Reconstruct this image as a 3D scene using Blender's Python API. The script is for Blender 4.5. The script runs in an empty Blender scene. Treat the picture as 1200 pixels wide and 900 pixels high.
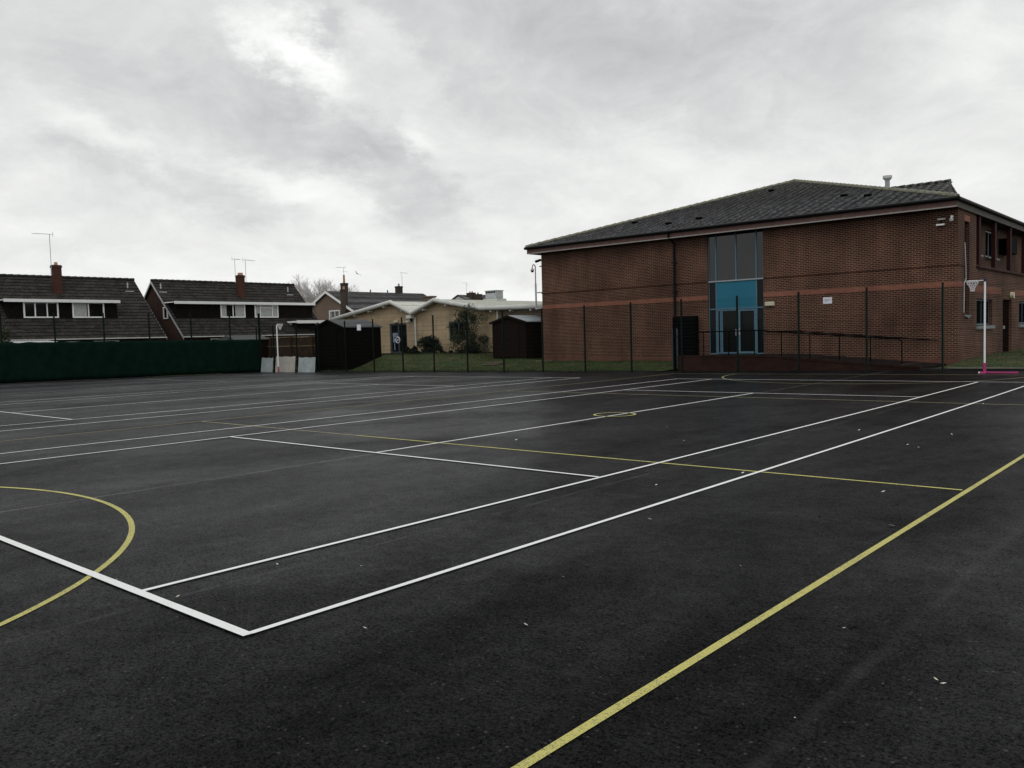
import bpy, bmesh, math, random
from mathutils import Vector, Matrix
random.seed(7)
S = bpy.context.scene
col = S.collection
R = math.radians

# ------------------------------------------------------------------ node helpers
class G:
    def __init__(s, tree): s.t = tree; s.n = tree.nodes; s.l = tree.links
    def node(s, typ, **kw):
        n = s.n.new(typ)
        for k, v in kw.items(): setattr(n, k, v)
        return n
    def put(s, sock, v):
        if v is None: return
        if isinstance(v, bpy.types.NodeSocket): s.l.new(v, sock)
        else: sock.default_value = v
    def m(s, op, a, b=None, c=None, clamp=False):
        n = s.node('ShaderNodeMath', operation=op, use_clamp=clamp)
        s.put(n.inputs[0], a); s.put(n.inputs[1], b)
        if c is not None: s.put(n.inputs[2], c)
        return n.outputs[0]
    def mix(s, f, a, b, bt='MIX'):
        n = s.node('ShaderNodeMix', data_type='RGBA', blend_type=bt)
        s.put(n.inputs[0], f)
        for i, v in ((6, a), (7, b)):
            if isinstance(v, (tuple, list)) and len(v) == 3: v = (*v, 1)
            s.put(n.inputs[i], v)
        return n.outputs[2]
    def noise(s, vec, scale, detail=3, rough=.55, dist=0):
        n = s.node('ShaderNodeTexNoise'); s.put(n.inputs['Vector'], vec)
        n.inputs['Scale'].default_value = scale; n.inputs['Detail'].default_value = detail
        n.inputs['Roughness'].default_value = rough; n.inputs['Distortion'].default_value = dist
        return n.outputs['Fac']
    def rng(s, v, a, b, c=0., d=1.):
        n = s.node('ShaderNodeMapRange'); s.put(n.inputs[0], v)
        for i, x in enumerate((a, b, c, d)): s.put(n.inputs[i+1], x)
        return n.outputs[0]
    def xyz(s, x, y, z):
        n = s.node('ShaderNodeCombineXYZ')
        for i, v in enumerate((x, y, z)): s.put(n.inputs[i], v)
        return n.outputs[0]
    def sep(s, v):
        n = s.node('ShaderNodeSeparateXYZ'); s.put(n.inputs[0], v); return n.outputs
    def bump(s, h, strength, dist, nrm=None):
        n = s.node('ShaderNodeBump'); s.put(n.inputs['Height'], h)
        n.inputs['Strength'].default_value = strength; n.inputs['Distance'].default_value = dist
        if nrm is not None: s.put(n.inputs['Normal'], nrm)
        return n.outputs[0]

def newmat(name):
    m = bpy.data.materials.new(name); m.use_nodes = True
    g = G(m.node_tree); g.n.clear()
    out = g.node('ShaderNodeOutputMaterial'); b = g.node('ShaderNodeBsdfPrincipled')
    g.l.new(b.outputs[0], out.inputs[0])
    g.pos = g.node('ShaderNodeNewGeometry').outputs['Position']
    return m, g, b
def c4(c): return (*c, 1)

def plain(name, c, rough=.6, var=.25, scale=3., spec=.25, metal=0., bump=0., fine=40.):
    m, g, b = newmat(name)
    n1 = g.noise(g.pos, scale, 4); n2 = g.noise(g.pos, fine, 2)
    f = g.m('ADD', g.m('MULTIPLY', n1, .7), g.m('MULTIPLY', n2, .3))
    lo = tuple(x*(1-var) for x in c); hi = tuple(min(1, x*(1+var)) for x in c)
    g.put(b.inputs['Base Color'], g.mix(g.rng(f, .3, .7), lo, hi))
    b.inputs['Roughness'].default_value = rough; b.inputs['Metallic'].default_value = metal
    b.inputs['Specular IOR Level'].default_value = spec
    if bump: g.put(b.inputs['Normal'], g.bump(n2, bump, .01))
    return m

def wall_uv(g):
    """u along the wall (x for walls facing y, y for walls facing x), v = height"""
    nrm = g.node('ShaderNodeNewGeometry').outputs['True Normal']
    nx = g.m('ABSOLUTE', g.sep(nrm)[0]); f = g.m('GREATER_THAN', nx, .6)
    p = g.sep(g.pos)
    u = g.m('ADD', g.m('MULTIPLY', p[0], g.m('SUBTRACT', 1., f)), g.m('MULTIPLY', p[1], f))
    return u, p[2]

def brick(name, c1, c2, mortar, w=.225, h=.075, ms=.011, stain=.35, freq=.5, rough=.85, bump=.6):
    m, g, b = newmat(name)
    u, v = wall_uv(g); vec = g.xyz(u, v, 0.)
    t = g.node('ShaderNodeTexBrick'); g.put(t.inputs['Vector'], vec)
    t.offset = .5; t.inputs['Color1'].default_value = c4(c1); t.inputs['Color2'].default_value = c4(c2)
    t.inputs['Mortar'].default_value = c4(mortar); t.inputs['Scale'].default_value = 1
    t.inputs['Mortar Size'].default_value = ms; t.inputs['Mortar Smooth'].default_value = .1
    t.inputs['Brick Width'].default_value = w; t.inputs['Row Height'].default_value = h; t.inputs['Bias'].default_value = 0
    n = g.noise(g.pos, freq, 5, .6); n2 = g.noise(g.xyz(g.m('MULTIPLY', u, 1.2), g.m('MULTIPLY', v, .25), 0.), 1.5, 4)
    k = g.m('MULTIPLY', g.rng(n, .3, .7, 1-stain, 1+stain*.5), g.rng(n2, .3, .7, 1-stain*.5, 1+stain*.3))
    g.put(b.inputs['Base Color'], g.mix(1., t.outputs['Color'], g.xyz(k, k, k), 'MULTIPLY'))
    b.inputs['Roughness'].default_value = rough; b.inputs['Specular IOR Level'].default_value = .3
    b.inputs['Specular IOR Level'].default_value = .12
    g.put(b.inputs['Normal'], g.bump(t.outputs['Fac'], -bump, .006))
    return m

def tile(name, lo, hi, moss=None, tw=.3, th=.24, rough=.55, mottle=6., mossz=None, streak=0., spec=.4, cols=0, run=False, voff=0., mlo=.55, mhi=1.5):
    m, g, b = newmat(name)
    u, v = wall_uv(g)
    t = g.node('ShaderNodeTexBrick'); g.put(t.inputs['Vector'], g.xyz(u, g.m('ADD', v, -voff), 0.))
    t.inputs['Color1'].default_value = c4(lo); t.inputs['Color2'].default_value = c4(hi)
    t.inputs['Mortar'].default_value = c4(tuple(x*.35 for x in lo)); t.inputs['Scale'].default_value = 1
    t.inputs['Mortar Size'].default_value = .012; t.inputs['Brick Width'].default_value = tw; t.inputs['Row Height'].default_value = th
    n = g.noise(g.pos, mottle, 4, .7); c = t.outputs['Color']
    k = g.rng(n, .35, .68, mlo, mhi)
    c = g.mix(1., c, g.xyz(k, k, k), 'MULTIPLY')
    if cols:
        fr = g.m('FRACT', g.m('ADD', g.m('DIVIDE', u, cols), g.m('MULTIPLY', g.noise(g.pos, 1.3, 3), .35)))
        jn = g.m('MULTIPLY', g.rng(g.m('ABSOLUTE', g.m('SUBTRACT', fr, .5)), .0, .38, 1., 0.), g.rng(g.noise(g.pos, .9, 5, .8), .36, .52))
        c = g.mix(g.m('MULTIPLY', jn, .9), c, tuple(x*.12 for x in lo))
    if streak:
        s1 = g.noise(g.xyz(g.m('MULTIPLY', u, .75), g.m('MULTIPLY', v, .9), 1.), 1.6, 5, .75, .4)
        c = g.mix(g.rng(s1, .52, .60, 0, streak), c, tuple(x*.25 for x in lo))
    if run:
        p = g.sep(g.pos); e1 = g.noise(g.xyz(g.m('MULTIPLY', p[0], 4.2), g.m('MULTIPLY', p[1], .9), 0.), 1., 4, .75, .5); e2 = g.noise(g.xyz(g.m('MULTIPLY', p[0], 1.4), g.m('MULTIPLY', p[1], .5), 4.), 1., 4, .7)
        fr = g.m('FRACT', g.m('ADD', g.m('DIVIDE', p[0], .42), g.m('MULTIPLY', e2, .8)))
        jn = g.m('MULTIPLY', g.rng(g.m('ABSOLUTE', g.m('SUBTRACT', fr, .5)), .08, .34, 1., 0.), g.rng(e1, .38, .50))
        c = g.mix(g.m('MULTIPLY', jn, .85), c, tuple(x*.10 for x in lo)); kk = g.rng(g.noise(g.xyz(g.m('MULTIPLY', p[0], 6.), g.m('MULTIPLY', p[1], 2.2), 0.), 1., 4, .8), .36, .64, .45, 1.6)
        c = g.mix(1., c, g.xyz(kk, kk, kk), 'MULTIPLY')
    if moss:
        s2 = g.noise(g.pos, 9, 5, .7)
        f = g.rng(s2, .52, .66)
        if mossz: f = g.m('MULTIPLY', f, g.rng(v, mossz[0], mossz[1], .06, .9))
        c = g.mix(f, c, moss)
    g.put(b.inputs['Base Color'], c)
    g.put(b.inputs['Roughness'], g.rng(n, .3, .7, rough-.1, rough+.2)); b.inputs['Specular IOR Level'].default_value = spec
    g.put(b.inputs['Normal'], g.bump(n, .4, .01))
    return m

M = {}
M['brick'] = brick('red_brick', (.037, .0118, .0078), (.074, .024, .0158), (.205, .138, .100), ms=.011, stain=.4)
M['brick_band'] = brick('orange_band_brick', (.20, .075, .050), (.26, .10, .068), (.20, .11, .08), stain=.25)
M['brick_plinth'] = brick('plinth_brick', (.105, .045, .032), (.13, .058, .04), (.12, .07, .055), stain=.3)
M['brick_ramp'] = brick('ramp_brick', (.024, .0085, .006), (.042, .015, .011), (.035, .022, .018), stain=.5)
M['brick_dark'] = brick('dark_house_brick', (.036, .017, .013), (.052, .024, .018), (.055, .04, .034))
M['brick_chimney'] = brick('chimney_brick', (.045, .015, .010), (.068, .022, .015), (.07, .045, .035))
M['brick_brown'] = brick('brown_house_brick', (.135, .098, .072), (.165, .12, .09), (.17, .14, .115), stain=.2)
M['brick_sooty'] = brick('sooty_chimney_brick', (.045, .036, .030), (.075, .058, .046), (.08, .068, .058))
M['buff'] = brick('buff_block', (.385, .30, .195), (.43, .335, .22), (.27, .205, .13), w=.9, h=.32, ms=.012, stain=.22, freq=.8, bump=.3)
M['slate'] = tile('school_roof_tile', (.085, .086, .092), (.145, .146, .154), moss=(.12, .12, .035), tw=.3, th=.0812, mottle=9, mossz=(7.6, 9.8), rough=.7, spec=.12, run=True)
M['ridge_moss'] = tile('mossy_ridge_tile', (.12, .12, .10), (.17, .165, .13), moss=(.26, .25, .09), tw=.4, th=.4, mottle=8)
M['house_tile'] = tile('brown_house_tile', (.0165, .0155, .0145), (.038, .0355, .032), moss=(.07, .067, .056), tw=.42, th=.2284, voff=2.32, mottle=3, mlo=.75, mhi=1.25, rough=.7, spec=.1)
M['pantile'] = tile('grey_pantile', (.045, .045, .047), (.24, .238, .235), moss=(.03, .028, .026), tw=1.3, th=.22, mottle=2.2, streak=.9, cols=1.3, spec=.15)
M['hang_tile'] = tile('dark_hanging_tile', (.006, .005, .0045), (.012, .010, .009), tw=.2, th=.12, mottle=6, rough=.8, spec=.08)
M['white'] = plain('white_upvc', (.75, .76, .75), .4, .06)
M['white_dirty'] = plain('weathered_white', (.52, .53, .52), .5, .18, 4)
M['fascia'] = plain('stained_wood_fascia', (.115, .064, .056), .6, .3, 5)
M['fascia_pale'] = plain('pale_fascia', (.30, .28, .26), .6, .2, 5)
M['fascia_side'] = plain('weathered_side_fascia', (.10, .09, .08), .7, .3, 5, spec=.1)
M['gutter'] = plain('black_gutter', (.004, .004, .0045), .5, .2, spec=.15)
M['soffit'] = plain('dark_soffit', (.05, .035, .03), .8, .2)
M['glass'] = plain('dark_glass', (.006, .007, .007), .06, .3, 1, spec=.5)
M['glass_dull'] = plain('dull_dark_glass', (.006, .0065, .007), 1., .3, 1, spec=.0)
M['curtain'] = plain('net_curtain', (.36, .37, .36), .8, .25, 9)
M['alu_blue'] = plain('blue_grey_aluminium', (.075, .155, .215), .5, .1)
M['alu'] = plain('grey_aluminium', (.30, .33, .36), .4, .12)
M['blue_panel'] = plain('blue_spandrel', (.014, .13, .20), .5, .07, 1.5)
M['green_metal'] = plain('dark_green_metal', (.003, .009, .007), .5, .2, spec=.12)
M['black_metal'] = plain('black_metal', (.0025, .0025, .003), .8, .3, spec=.04)
M['black_wood'] = plain('black_stained_timber', (.0045, .0035, .003), .85, .4, 6, spec=.06)
M['brown_shed'] = plain('brown_stained_timber', (.011, .0062, .005), .8, .4, 6, spec=.08)
M['felt'] = plain('grey_roofing_felt', (.065, .068, .07), .7, .25, 4)
M['felt_pale'] = plain('pale_wet_roof_sheet', (.24, .27, .29), .4, .25, 2)
M['render'] = plain('roof_edge_pale_metal', (.52, .53, .50), .45, .14, 3)
M['roof_metal'] = plain('profiled_pale_roof', (.55, .56, .50), .5, .15, 2)
M['galv'] = plain('galvanised_steel', (.42, .44, .46), .4, .2, 5, metal=.3)
M['grey_frame'] = plain('slate_grey_frame', (.045, .055, .065), .5, .1)
M['paper'] = plain('white_paper', (.70, .70, .78), .6, .06)
M['glass_low'] = plain('dark_door_glass', (.006, .007, .0075), .08, .3, 1, spec=.12)
M['notice_blue'] = plain('bluish_notice', (.22, .26, .33), .7, .15)
M['ink'] = plain('grey_print', (.25, .25, .32), .7, .1)
M['cream'] = plain('cream_plastic', (.55, .52, .38), .5, .1)
M['terracotta'] = plain('terracotta_pot', (.38, .23, .14), .8, .2)
M['kerb'] = plain('concrete_kerb', (.14, .135, .115), .8, .25, 4, bump=.5)
M['kerb_dark'] = plain('damp_dark_edging', (.018, .018, .017), .8, .4, 4)
M['pink'] = plain('pink_plastic', (.34, .04, .15), .4, .12)
M['pole_white'] = plain('white_powder_coat', (.78, .79, .80), .4, .05)
M['navy'] = plain('navy_plastic', (.01, .018, .07), .4, .1)
M['net'] = plain('white_netting', (.65, .65, .66), .8, .08)
M['screen'] = plain('green_windbreak', (.0026, .0130, .0085), .85, .35, 2.5, spec=.05, bump=.3)
M['board'] = plain('weathered_grey_board', (.30, .34, .345), .6, .28, 2.2)
M['board_tan'] = plain('weathered_tan_board', (.36, .345, .31), .65, .18, 3)
M['wood'] = plain('brown_closeboard_timber', (.040, .025, .018), .85, .55, 3, spec=.1)
M['wood_rail'] = plain('pale_timber_rail', (.17, .14, .085), .8, .3, 4)
M['rust'] = plain('brown_red_steel_fin', (.028, .008, .007), .7, .3, 4, spec=.1)
M['door_brown'] = plain('dark_brown_door', (.011, .006, .005), 1., .2, spec=.0)
M['stone'] = plain('grey_stone_sill', (.20, .215, .225), .7, .2)
M['lintel'] = plain('orange_lintel', (.24, .10, .065), .8, .2, 6)
M['bark'] = plain('dark_bark', (.06, .045, .033), .9, .3, 8)
M['twig_pale'] = plain('pale_bare_twig', (.50, .485, .47), .9, .15, 4)
M['leaf'] = plain('shrub_leaf', (.026, .036, .018), .6, .55, 9, fine=25)
M['leaf_dark'] = plain('dark_evergreen_leaf', (.010, .016, .011), .7, .5, 6, fine=25)
M['leaf_olive'] = plain('olive_shrub_leaf', (.045, .050, .024), .7, .45, 5, fine=25)
M['blade'] = plain('grass_blade', (.036, .058, .016), .7, .75, .8, fine=14)
M['soil'] = plain('damp_soil', (.075, .055, .038), .9, .4, 3)
M['bird'] = plain('grey_feathers', (.13, .13, .14), .8, .2)
M['litter'] = plain('pale_dry_leaf', (.58, .56, .48), .7, .2, 20)

def asphalt():
    m, g, b = newmat('wet_asphalt')
    P = g.pos; p = g.sep(P)
    big = g.noise(g.xyz(g.m('MULTIPLY', p[0], 1.), g.m('MULTIPLY', p[1], .45), 0.), .42, 6, .62, .6)
    med = g.noise(P, 2.6, 5, .65)
    fine = g.noise(P, 95, 3, .75); grit = g.noise(P, 38, 2, .6)
    k = g.m('ADD', g.rng(big, .32, .68, .55, 1.45), g.rng(med, .3, .7, -.22, .22))
    fine = g.noise(P, 42, 5, .92)          # stones from a few centimetres down to a few millimetres
    sp = g.noise(P, 90, 3, .9); wide = g.noise(P, 9, 5, .88)
    gr = g.m('ADD', g.m('ADD', g.m('MULTIPLY', fine, .5), g.m('MULTIPLY', sp, .32)), g.m('MULTIPLY', wide, .18))
    c = g.mix(g.rng(gr, .44, .585), (.0003, .0003, .0004), (.0165, .0169, .0182))
    v = g.node('ShaderNodeTexVoronoi'); g.put(v.inputs['Vector'], P); v.inputs['Scale'].default_value = 38
    chip = g.m('MULTIPLY', g.m('LESS_THAN', v.outputs['Distance'], .30), g.m('GREATER_THAN', g.sep(v.outputs['Color'])[0], .95))
    c = g.mix(g.m('MULTIPLY', chip, .4), c, (.12, .12, .115))
    k = g.m('MULTIPLY', k, g.rng(g.m('ADD', p[0], g.m('MULTIPLY', big, 9.)), -26., 1., 3.2, 1.))   # paler to the left: grazing sky sheen of the far courts painted into the colour
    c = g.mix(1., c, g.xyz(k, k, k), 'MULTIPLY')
    # laying joints between the asphalt lanes: worn pale seams
    seam = None
    for x0, w, a in ((-5.45, .028, 1.), (-1.05, .04, .2), (2.95, .06, .10), (-9.2, .05, .2), (-17.9, .05, .25), (-22.4, .05, .2), (-28.0, .06, .2), (-33., .06, .2)):
        wob = g.m('ADD', g.m('SUBTRACT', p[0], x0), g.m('MULTIPLY', g.m('SUBTRACT', g.noise(P, 1.1, 3), .5), .07))
        s = g.m('MULTIPLY', g.rng(g.m('ABSOLUTE', wob), 0, w, a, 0), g.rng(g.noise(P, 1.7, 4, .7), .38, .62, .35 if a == 1. else 0, 1.))
        seam = s if seam is None else g.m('ADD', seam, s)
    c = g.mix(seam, c, (.19, .19, .187))
    g.put(b.inputs['Base Color'], c)
    wet = g.noise(g.xyz(p[0], g.m('MULTIPLY', p[1], .6), 3.), .8, 5, .6, .3)
    g.put(b.inputs['Roughness'], g.rng(wet, .3, .7, .33, .43))
    g.put(b.inputs['Specular IOR Level'], g.m('MULTIPLY', g.rng(gr, .44, .585, .003, .05), g.m('MULTIPLY', g.rng(big, .34, .66, .35, 1.7), g.rng(med, .3, .7, .75, 1.3))))
    h = g.m('ADD', fine, g.m('MULTIPLY', grit, .7))
    g.put(b.inputs['Normal'], g.bump(h, .25, .003))
    return m
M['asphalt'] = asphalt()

def paint(name, c, wear):
    m, g, b = newmat(name)
    grit = g.noise(g.pos, 110, 3, .7); big = g.noise(g.pos, 1.3, 4, .6)
    f = g.rng(g.m('ADD', grit, g.m('MULTIPLY', g.m('SUBTRACT', big, .5), .35)), wear-.05, wear+.09)
    d = g.noise(g.pos, 30, 3); cc = g.mix(g.rng(d, .3, .7, .0, .22 if c[2] < .5 else .06), c, tuple(x*.55 for x in c))
    g.put(b.inputs['Base Color'], g.mix(f, cc, (.045, .045, .045)))
    b.inputs['Roughness'].default_value = .6; b.inputs['Specular IOR Level'].default_value = .4
    g.put(b.inputs['Normal'], g.bump(grit, .6, .006))
    return m
M['line_white'] = paint('white_line_paint', (.86, .87, .86), .66)
M['line_white_old'] = paint('worn_white_line_paint', (.55, .55, .55), .60)
M['line_yellow'] = paint('yellow_line_paint', (.56, .52, .15), .58)
M['line_yellow_old'] = paint('worn_yellow_line_paint', (.36, .33, .17), .56)

def grassmat():
    m, g, b = newmat('rough_grass')
    n = g.noise(g.pos, 1.2, 6, .7); n2 = g.noise(g.pos, 18, 4, .7)
    c = g.mix(g.rng(n2, .3, .7), (.018, .034, .008), (.052, .082, .022))
    c = g.mix(g.rng(n, .46, .64), c, (.085, .074, .036))
    p = g.sep(g.pos)
    bare = g.m('MULTIPLY', g.rng(p[1], 34.2, 35.0), g.m('LESS_THAN', p[0], -25.))
    c = g.mix(g.m('MULTIPLY', bare, g.rng(n2, .3, .6, .4, 1.)), c, (.085, .06, .04))
    g.put(b.inputs['Base Color'], c); b.inputs['Roughness'].default_value = .8
    b.inputs['Specular IOR Level'].default_value = .2
    g.put(b.inputs['Normal'], g.bump(n2, 1., .05))
    return m
M['grass'] = grassmat()

# ------------------------------------------------------------------ mesh helpers
class MB:
    def __init__(s): s.v = []; s.f = []
    def add(s, vs, fs):
        o = len(s.v); s.v += [tuple(v) for v in vs]; s.f += [tuple(i+o for i in f) for f in fs]; return s
    def box(s, x0, x1, y0, y1, z0, z1):
        return s.add([(x, y, z) for x in (x0, x1) for y in (y0, y1) for z in (z0, z1)],
            [(0, 1, 3, 2), (4, 6, 7, 5), (0, 4, 5, 1), (2, 3, 7, 6), (0, 2, 6, 4), (1, 5, 7, 3)])
    def quad(s, *p): return s.add(p, [tuple(range(len(p)))])
    def prism(s, pts, ax, a, b):
        """polygon of 2-D points extruded along axis ax from a to b"""
        def w(p, t):
            l = list(p); l.insert(ax, t); return tuple(l)
        n = len(pts)
        return s.add([w(p, a) for p in pts] + [w(p, b) for p in pts],
            [tuple(range(n)), tuple(range(2*n-1, n-1, -1))] + [(i, (i+1) % n, n+(i+1) % n, n+i) for i in range(n)])
    def tube(s, pts, r, n=8, r2=None, cap=True):
        pts = [Vector(p) for p in pts]; k = len(pts); rs = [r + ((r2 if r2 is not None else r)-r)*i/max(1, k-1) for i in range(k)]
        vs = []; fs = []
        for i, p in enumerate(pts):
            d = (pts[min(i+1, k-1)]-pts[max(i-1, 0)]).normalized()
            up = Vector((0, 0, 1)) if abs(d.z) < .9 else Vector((1, 0, 0))
            a = d.cross(up).normalized(); b = a.cross(d)
            for j in range(n):
                t = 2*math.pi*j/n; vs.append(p + (a*math.cos(t)+b*math.sin(t))*rs[i])
        for i in range(k-1):
            for j in range(n): fs.append((i*n+j, i*n+(j+1) % n, (i+1)*n+(j+1) % n, (i+1)*n+j))
        if cap: fs += [tuple(range(n)), tuple(range((k-1)*n, k*n))]
        return s.add(vs, fs)
    def bar(s, a, b, w, h=None):
        """square bar from a to b"""
        return s.tube([a, b], w*.7071, 4)

def wloc(o):
    v = Vector((0, 0, 0))
    while o is not None: v += o.location; o = o.parent
    return v
def obj(name, mb, mat, parent=None, loc=None, smooth=False, bevel=0, label=None):
    me = bpy.data.meshes.new(name)
    L = Vector(loc) if loc is not None else Vector((0, 0, 0))
    org = (wloc(parent) if parent else Vector((0, 0, 0))) + L
    me.from_pydata([Vector(v)-org for v in mb.v], [], mb.f)
    bm = bmesh.new(); bm.from_mesh(me)
    bmesh.ops.recalc_face_normals(bm, faces=bm.faces)
    if bevel: bmesh.ops.bevel(bm, geom=bm.edges[:], offset=bevel, segments=1, affect='EDGES')
    bm.to_mesh(me); bm.free()
    for m in (mat if isinstance(mat, list) else [mat]): me.materials.append(M[m])
    if smooth:
        for p in me.polygons: p.use_smooth = True
    o = bpy.data.objects.new(name, me); col.objects.link(o); o.location = L
    if parent: o.parent = parent
    if label: o['label'] = label
    return o
def tag(o, label, cat, group=None, kind=None):
    o['label'] = label; o['category'] = cat
    if group: o['group'] = group
    if kind: o['kind'] = kind
    return o
def thing(name, label, cat, loc, group=None):
    o = bpy.data.objects.new(name, None); col.objects.link(o); o.location = loc; o.empty_display_size = .3
    return tag(o, label, cat, group)
def struct(name, mb, mat, **k):
    o = obj(name, mb, mat, **k); o['kind'] = 'structure'; return o
def copy_tree(o, parent=None):
    c = o.copy(); col.objects.link(c); c.parent = parent
    for ch in o.children: copy_tree(ch, c)
    return c

def wall_open(mb, ax, c, th, u0, u1, z0, z1, ops):
    """wall in plane (ax=0: x=c, ax=1: y=c), thickness th (signed, behind the face), with rectangular openings"""
    us = sorted({u0, u1, *[v for o in ops for v in o[:2] if u0 < v < u1]}); zs = sorted({z0, z1, *[v for o in ops for v in o[2:] if z0 < v < z1]})
    P = (lambda u, z, d: (c+d, u, z)) if ax == 0 else (lambda u, z, d: (u, c+d, z))
    solid = lambda i, j: 0 <= i < len(us)-1 and 0 <= j < len(zs)-1 and not any(o[0] <= (us[i]+us[i+1])/2 <= o[1] and o[2] <= (zs[j]+zs[j+1])/2 <= o[3] for o in ops)
    for i in range(len(us)-1):
        for j in range(len(zs)-1):
            if not solid(i, j): continue
            a, b, p, q = us[i], us[i+1], zs[j], zs[j+1]
            mb.quad(P(a, p, 0), P(b, p, 0), P(b, q, 0), P(a, q, 0)); mb.quad(P(a, p, th), P(a, q, th), P(b, q, th), P(b, p, th))
            if not solid(i-1, j): mb.quad(P(a, p, 0), P(a, q, 0), P(a, q, th), P(a, p, th))
            if not solid(i+1, j): mb.quad(P(b, p, 0), P(b, p, th), P(b, q, th), P(b, q, 0))
            if not solid(i, j-1): mb.quad(P(a, p, 0), P(a, p, th), P(b, p, th), P(b, p, 0))
            if not solid(i, j+1): mb.quad(P(a, q, 0), P(b, q, 0), P(b, q, th), P(a, q, th))
    return mb

def window(parent, ax, c, sg, u0, u1, z0, z1, mull=(), tr=(), fm='white', fw=.07, sill=None, curtain=None, glass='glass', name='window', dep=.07):
    """window (frame) > pane, sill; ax plane, sg = outward sign"""
    P = (lambda mb, a, b, p, q, d0, d1: mb.box(*sorted((c+sg*d0, c+sg*d1)), a, b, p, q)) if ax == 0 else (lambda mb, a, b, p, q, d0, d1: mb.box(a, b, *sorted((c+sg*d0, c+sg*d1)), p, q))
    f = MB(); P(f, u0, u0+fw, z0, z1, -.02, dep); P(f, u1-fw, u1, z0, z1, -.02, dep)
    P(f, u0+fw, u1-fw, z0, z0+fw, -.02, dep); P(f, u0+fw, u1-fw, z1-fw, z1, -.02, dep)
    for x in mull: P(f, x-fw*.4, x+fw*.4, z0+fw, z1-fw, -.018, dep-.004)
    for a, b, z in tr: P(f, a, b, z-fw*.4, z+fw*.4, -.016, dep-.008)
    w = obj(name, f, fm, parent)
    p = MB(); P(p, u0+fw*.5, u1-fw*.5, z0+fw*.5, z1-fw*.5, -.012, dep*.35); obj('pane', p, glass, w)
    if curtain:
        for a, b in curtain:
            q = MB(); P(q, a, b, z0+fw*1.02, z1-fw*1.02, dep*.35, dep*.35+.006); obj('curtain', q, 'curtain', w)
    if sill:
        q = MB(); P(q, u0-.08, u1+.08, z0-.12, z0-.003, -.02, dep+.09); obj('sill', q, sill, w)
    return w

def roof_slope(mb, eL, eR, rL, rR, step, lip=.035, thick=.1):
    """tiled slope laid in overlapping courses from the eave (eL,eR) to the ridge (rL,rR)"""
    eL, eR, rL, rR = map(Vector, (eL, eR, rL, rR))
    nrm = (eR-eL).cross(((rL+rR)/2)-((eL+eR)/2)).normalized()
    if nrm.z < 0: nrm = -nrm
    ln = (((rL+rR)/2)-((eL+eR)/2)).length; n = max(2, round(ln/step))
    prev = None
    for k in range(n):
        a, b = k/n, (k+1)/n
        p = [eL.lerp(rL, a), eR.lerp(rR, a), eR.lerp(rR, b), eL.lerp(rL, b)]
        lo = [p[0]+nrm*lip, p[1]+nrm*lip, p[2], p[3]]
        mb.quad(*lo)
        mb.quad(p[0], p[1], lo[1], lo[0])
        if (p[1]-p[0]).length > .3:
            mb.add([p[0], lo[0], p[3]], [(0, 1, 2)]); mb.add([p[1], p[2], lo[1]], [(0, 1, 2)])
    d = -nrm*thick
    mb.quad(eL+d, rL+d, rR+d, eR+d)
    for a, b in ((eL, eR), (eR, rR), (rL, eL)): mb.quad(a, b, b+d, a+d)
    return mb

# ------------------------------------------------------------------ ground
def sstep(a, b, x):
    t = min(1, max(0, (x-a)/(b-a))); return t*t*(3-2*t)
def Z(x, y):
    """the court falls very slightly to the far left and rises to the far right"""
    x = min(5, max(-48, x)); y = min(30, max(0, y))
    return .0075*(x+16)*(y/28.3)**2 if x < -16 else .006*(x+16)*(y/28.3)**3
def grid(x0, x1, y0, y1, step, f):
    nx = max(1, round((x1-x0)/step)); ny = max(1, round((y1-y0)/step)); mb = MB()
    for j in range(ny+1):
        for i in range(nx+1):
            x = x0+(x1-x0)*i/nx; y = y0+(y1-y0)*j/ny; mb.v.append((x, y, f(x, y)))
    for j in range(ny):
        for i in range(nx):
            a = j*(nx+1)+i; mb.f.append((a, a+1, a+nx+2, a+nx+1))
    return mb
struct('ground', MB().quad((-2500, -2500, -.45), (2500, -2500, -.45), (2500, 2500, -.45), (-2500, 2500, -.45)), 'grass')
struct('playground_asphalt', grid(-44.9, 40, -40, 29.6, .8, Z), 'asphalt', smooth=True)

def bank(x, y):
    b = Z(x, 28.4)+.03
    t = .72 + (.42-.72)*sstep(-31.5, -27.5, x) + (.27-.42)*sstep(-27, -23, x) if x < -15 else .27+(.05-.27)*sstep(-15, -11, x)
    k = sstep(28.5, 32.3, y)
    h = b+(t-b)*k
    if x > -4.6:
        h = .10 + .24*sstep(30.5, 37, y) + .25*sstep(40, 60, y)
    h += .02*math.sin(x*1.7+y)+.015*math.sin(x*3.1-y*2.3) if y > 28.9 else 0
    return h
gb = grid(-47.5, 40, 28.46, 66, .45, bank)
# keep the strip in front of the ramp as asphalt (the bank starts behind the ramp wall there)
gb.f = [f for f in gb.f if not (gb.v[f[0]][0] > -14.75 and gb.v[f[0]][1] < 29.55)]
struct('grass_bank', gb, 'grass', smooth=True)

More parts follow.
